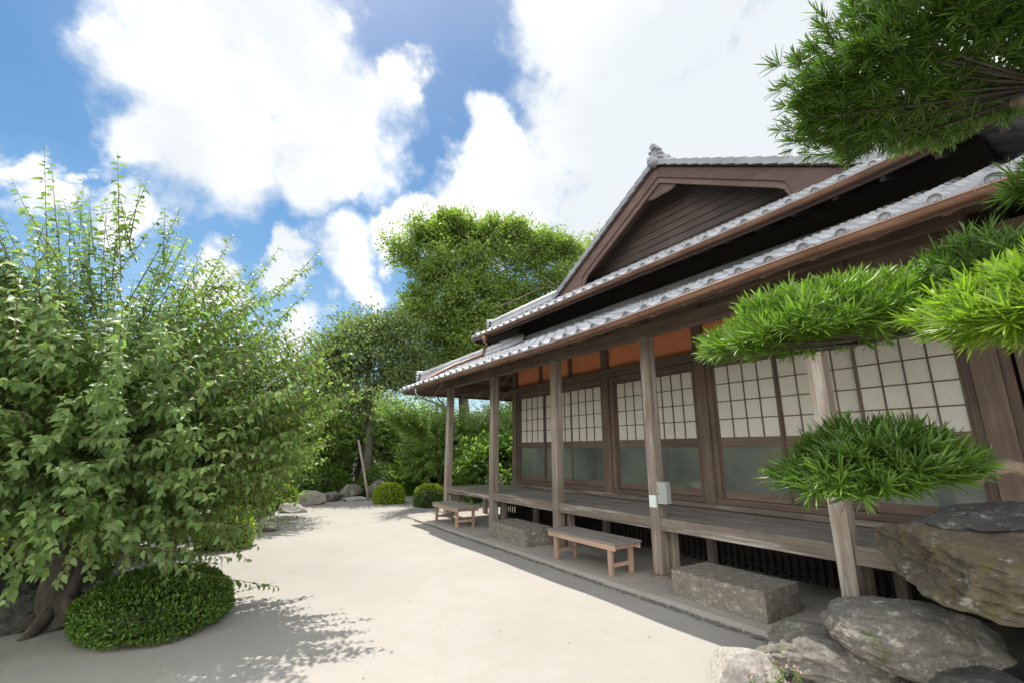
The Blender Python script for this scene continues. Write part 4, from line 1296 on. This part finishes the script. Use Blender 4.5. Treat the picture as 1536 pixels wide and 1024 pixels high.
# ------------------------------------------------------------------ clipped shrubs and garden stones
SG = 'clipped shrubs'
shrub('clipped_shrub', (-.24, 5.9, 0), (.62, .84, .27), 12000, .034, HEDGE, 'low oval clipped shrub under the large left plum tree', 31, SG, 2.2)
shrub('hedge', (-1.80, 8.1, 0), (.95, .8, .52), 9000, .045, HEDGE, 'tall clipped hedge with sunlit lime green top at the left edge', 32, SG, 3.0, LIME, 'hedge')
shrub('clipped_shrub', (4.78, 14.4, 0), (.46, .42, .38), 3500, .06, LIME, 'rounded lime green shrub beside the leaning stake', 33, SG, 2.2)
shrub('clipped_shrub', (5.50, 12.95, 0), (.44, .44, .40), 3500, .045, HEDGE, 'dark green clipped shrub with sunlit lime top behind the smaller bench', 34, SG, 2.8, LIME)
shrub('clipped_shrub', (.95, 12.3, 0), (.45, .4, .5), 2500, .05, LIME, 'lime green shrub among the left plum shoots', 35, SG, 2.3)
shrub('clipped_shrub', (1.9, 14.7, 0), (.35, .35, .42), 2200, .05, LIME, 'small lime green shrub beside the far low rocks', 36, SG, 2.3)
shrub('clipped_shrub', (.4, 9.4, 0), (.4, .4, .42), 2500, .05, LIME, 'lime green shrub behind the low spray of the left plum', 37, SG, 2.3)
shrub('clipped_shrub', (2.3, 17.2, 2.05), (.9, .8, .7), 4000, .07, LIME, 'bright green rounded treetop shrub showing above the far plum trees', 38, SG, 2.2)

BG = 'leafy bushes behind the far stones'
for i, (x, y, h, lab) in enumerate([(.9, 16.6, .62, 'green bush behind the stones at the far left end of the court'), (2.3, 17.3, .70, 'green bush behind the brown sloping rock'), (3.5, 17.9, .66, 'green bush left of the staked plum trunk'),
                                    (5.6, 17.3, .72, 'green bush right of the leaning stake, behind the lime shrub'), (6.9, 16.7, .66, 'green bush under the plum tree left of the corner post'), (8.4, 15.6, .75, 'green bush beyond the end of the veranda floor')]):
    shrub('leafy_bush', (x, y, 0), (1.0, .75, h), 5200, .085, PLUMB if i % 2 else HEDGE, lab, 140 + i, BG, 2.1)

GS = 'garden stones edging the court'
for i, (x, y, z, dx, dy, dz, mt, lab) in enumerate([
    (1.20, 11.0, .06, .50, .38, .30, ROCKPALE, 'pale pointed rock on the sand nearest the left plum shoots'),
    (.95, 11.9, .08, .8, .5, .34, ROCK, 'low grey rock just behind the pale pointed rock'),
    (2.05, 13.75, .05, .62, .45, .32, ROCKPALE, 'pale rounded rock standing in front of the lime shrub'),
    (2.55, 15.2, .12, .95, .6, .46, ROCKPALE, 'brown sloping rock at the far left of the court'),
    (3.35, 16.0, .10, .95, .6, .40, ROCK, 'grey garden rock in the middle of the far edge'),
    (4.2, 16.9, .10, .9, .6, .50, ROCK, 'tall grey rock at the foot of the staked plum tree'),
    (4.15, 15.7, .0, .8, .35, .20, ROCKPALE, 'flat pale stone in front of the leaning stake'),
    (5.0, 16.2, .18, .6, .4, .6, ROCK, 'grey rock behind the rounded lime shrub'),
    (7.2, 12.0, .35, .9, .6, .9, ROCKDARK, 'dark rock beside the far end of the veranda')]):
    clip_rock('garden_stone', (x, y, z), (dx, dy, dz), 70 + i, mt, lab, 'rock', GS, rot=(0, R(random.uniform(-8, 8)), R(random.uniform(-40, 40))), rough=.09)
clip_rock('boulder', (-1.42, 6.45, .10), (.6, .6, .50), 51, ROCKDARK, 'dark weathered rock beside the trunk of the left plum', 'rock', None, rot=(R(8), R(14), R(10)), sub=5, rough=.12)
clip_rock('boulder', (-2.2, 7.0, .0), (1.0, .7, .42), 52, ROCKDARK, 'dark rock below the tall hedge at the left edge', 'rock', None, sub=5, rough=.10)
clip_rock('boulder', (-1.45, 5.35, .02), (.42, .36, .2), 53, ROCK, 'low rock on the ground at the bottom left corner', 'rock', None, sub=4)

t = thing('support_stake', (4.45, 15.5, 0), 'thin leaning wooden stake propping the far plum tree', 'stake')
MB().tube([(4.47, 15.45, -.02), (4.40, 16.1, 1.0), (4.35, 16.8, 1.9)], [.045, .042, .038], 8).build('pole', STAKE, t, smooth=True)
MB().tube([(4.30, 16.60, 1.66), (4.41, 16.66, 1.70), (4.36, 16.72, 1.64)], .022, 6).build('binding', BARK, t)

# ------------------------------------------------------------------ cloud-pruned podocarp at the right
MAKIT = thing('pruned_podocarp', (2.75, -.35, 0), 'cloud pruned podocarp tree reaching in from the right with flat green needle pads', 'tree')
RT = np.array((.842, -.54, 0)); FW = np.array((.54, .842, 0))
def pad(c, rx, ry, rz, n, nl, ln, mat, seed, tilt=0.0, flat=.35, shell=.3, amp=.24, wid=.0032):
    rs = np.random.RandomState(seed); c = np.array(c, float)
    q = rnd_dirs(rs, n) * (rs.uniform(.0, 1, n) ** shell)[:, None]
    q[:, 2] = np.where(q[:, 2] < 0, q[:, 2] * flat, q[:, 2])
    rr = np.array([1 + amp * noise.noise(Vector(x * (2.0 + 2 * (amp > .3))) + Vector((seed, 0, 0))) for x in q])
    q = q * rr[:, None]
    O = c + RT * (q[:, :1] * rx) + FW * (q[:, 1:2] * ry) + np.array((0, 0, 1)) * (q[:, 2:] * rz + tilt * q[:, :1] * rx)
    ax = unit(RT * q[:, :1] + FW * q[:, 1:2] + np.array((0, 0, 1)) * (np.abs(q[:, 2:]) * .8 + .62) + rs.normal(size=(n, 3)) * .42)
    a = unit(np.cross(ax, rs.normal(size=(n, 3)))); b = np.cross(ax, a)
    P, D, N_, L = [], [], [], []
    ls = rs.uniform(.7, 1.15, n)
    for k in range(nl):
        th = k * 2.4 + rs.uniform(0, .6, n); sp = .35 + .95 * (1 - k / nl)
        s = np.cos(th)[:, None] * a + np.sin(th)[:, None] * b
        d = ax + s * sp
        P.append(O + ax * (k / nl * ln * .38)); D.append(d); N_.append(ax * 1.2 - s * .3); L.append(ln * rs.uniform(.55, 1.15, n) * ls)
    P = np.vstack(P); L = np.concatenate(L)
    o = leaves('needle_pad', P, np.vstack(D), np.vstack(N_), L, np.full(len(L), wid) * rs.uniform(.8, 1.25, len(L)) * 1.6, T_NEEDLE, mat, MAKIT)
    # twigs inside the pad
    tw = []
    rootp = c + RT * rx * .75 - np.array((0, 0, rz * .12))
    for i in range(0, n, max(1, n // 45)):
        m = rootp * .45 + O[i] * .55 - np.array((0, 0, .012))
        tw.append(([tuple(rootp), tuple(m), tuple(O[i])], [.008, .005, .002]))
    tubes('twigs', tw, BARK, o, 5)
    return rootp
rootA = pad((2.32, .34, 3.02), .52, .50, .44, 3400, 16, .074, MAKID, 1, .02, .12, shell=.20, amp=.42)
rootB = pad((1.95, .77, 2.00), .43, .26, .15, 1250, 17, .070, MAKI, 2, .16, .45, shell=.22)
rootC = pad((1.76, .12, 1.88), .36, .24, .13, 950, 17, .070, MAKIL, 3, .10, .45, shell=.22)
rootD = pad((1.78, .65, 1.475), .24, .20, .125, 760, 17, .074, MAKID, 4, .12, .5, shell=.25)
rootE = pad((2.14, .14, 2.36), .11, .12, .07, 120, 13, .075, MAKID, 5, .0, .6)
rootF = pad((2.20, .36, 2.16), .22, .2, .09, 240, 13, .076, MAKID, 6, .1, .6)
tr = []
TP = [(2.80, -.42, -.05), (2.70, -.34, .35), (2.86, -.30, .8), (2.80, -.20, 1.2), (2.64, -.30, 1.8), (2.78, -.20, 2.4), (2.62, -.05, 2.8), (2.56, .05, 3.1), (2.50, .1, 3.4)]
mb = MB(); mb.tube(TP, [.19, .13, .115, .105, .10, .085, .07, .055, .03], 12)
mb.build('trunk', BARKL, MAKIT, smooth=True)
def limb(a, b, r0, r1, seed):
    rs = np.random.RandomState(seed); a, b = np.array(a), np.array(b)
    pts = [a + (b - a) * s + rs.normal(size=3) * .025 * (0 < s < 1) for s in np.linspace(0, 1, 7)]
    MB().tube(pts, list(np.linspace(r0, r1, 7)), 9).build('branch', BARKL, MAKIT, smooth=True)
limb(TP[6], rootA - np.array((.15, -.1, .08)), .045, .022, 1); limb(TP[4], rootB, .035, .014, 2); limb(TP[4], rootC, .032, .014, 3)
limb((2.72, -.26, 1.5), rootD, .032, .020, 4); limb(TP[5], rootE, .025, .012, 5); limb(TP[5], rootF, .028, .012, 6)
# sawn stub on the low limb
MB().lathe([(.010, .030), (.016, .042), (.024, .042), (.028, .03), (.028, -.03)], rootD + (np.array((2.72, -.26, 1.5)) - rootD) * .10 + np.array((0, 0, .018)), (-.5, -.4, .75), 12).build('cut_stub', BARKL, MAKIT, smooth=True)
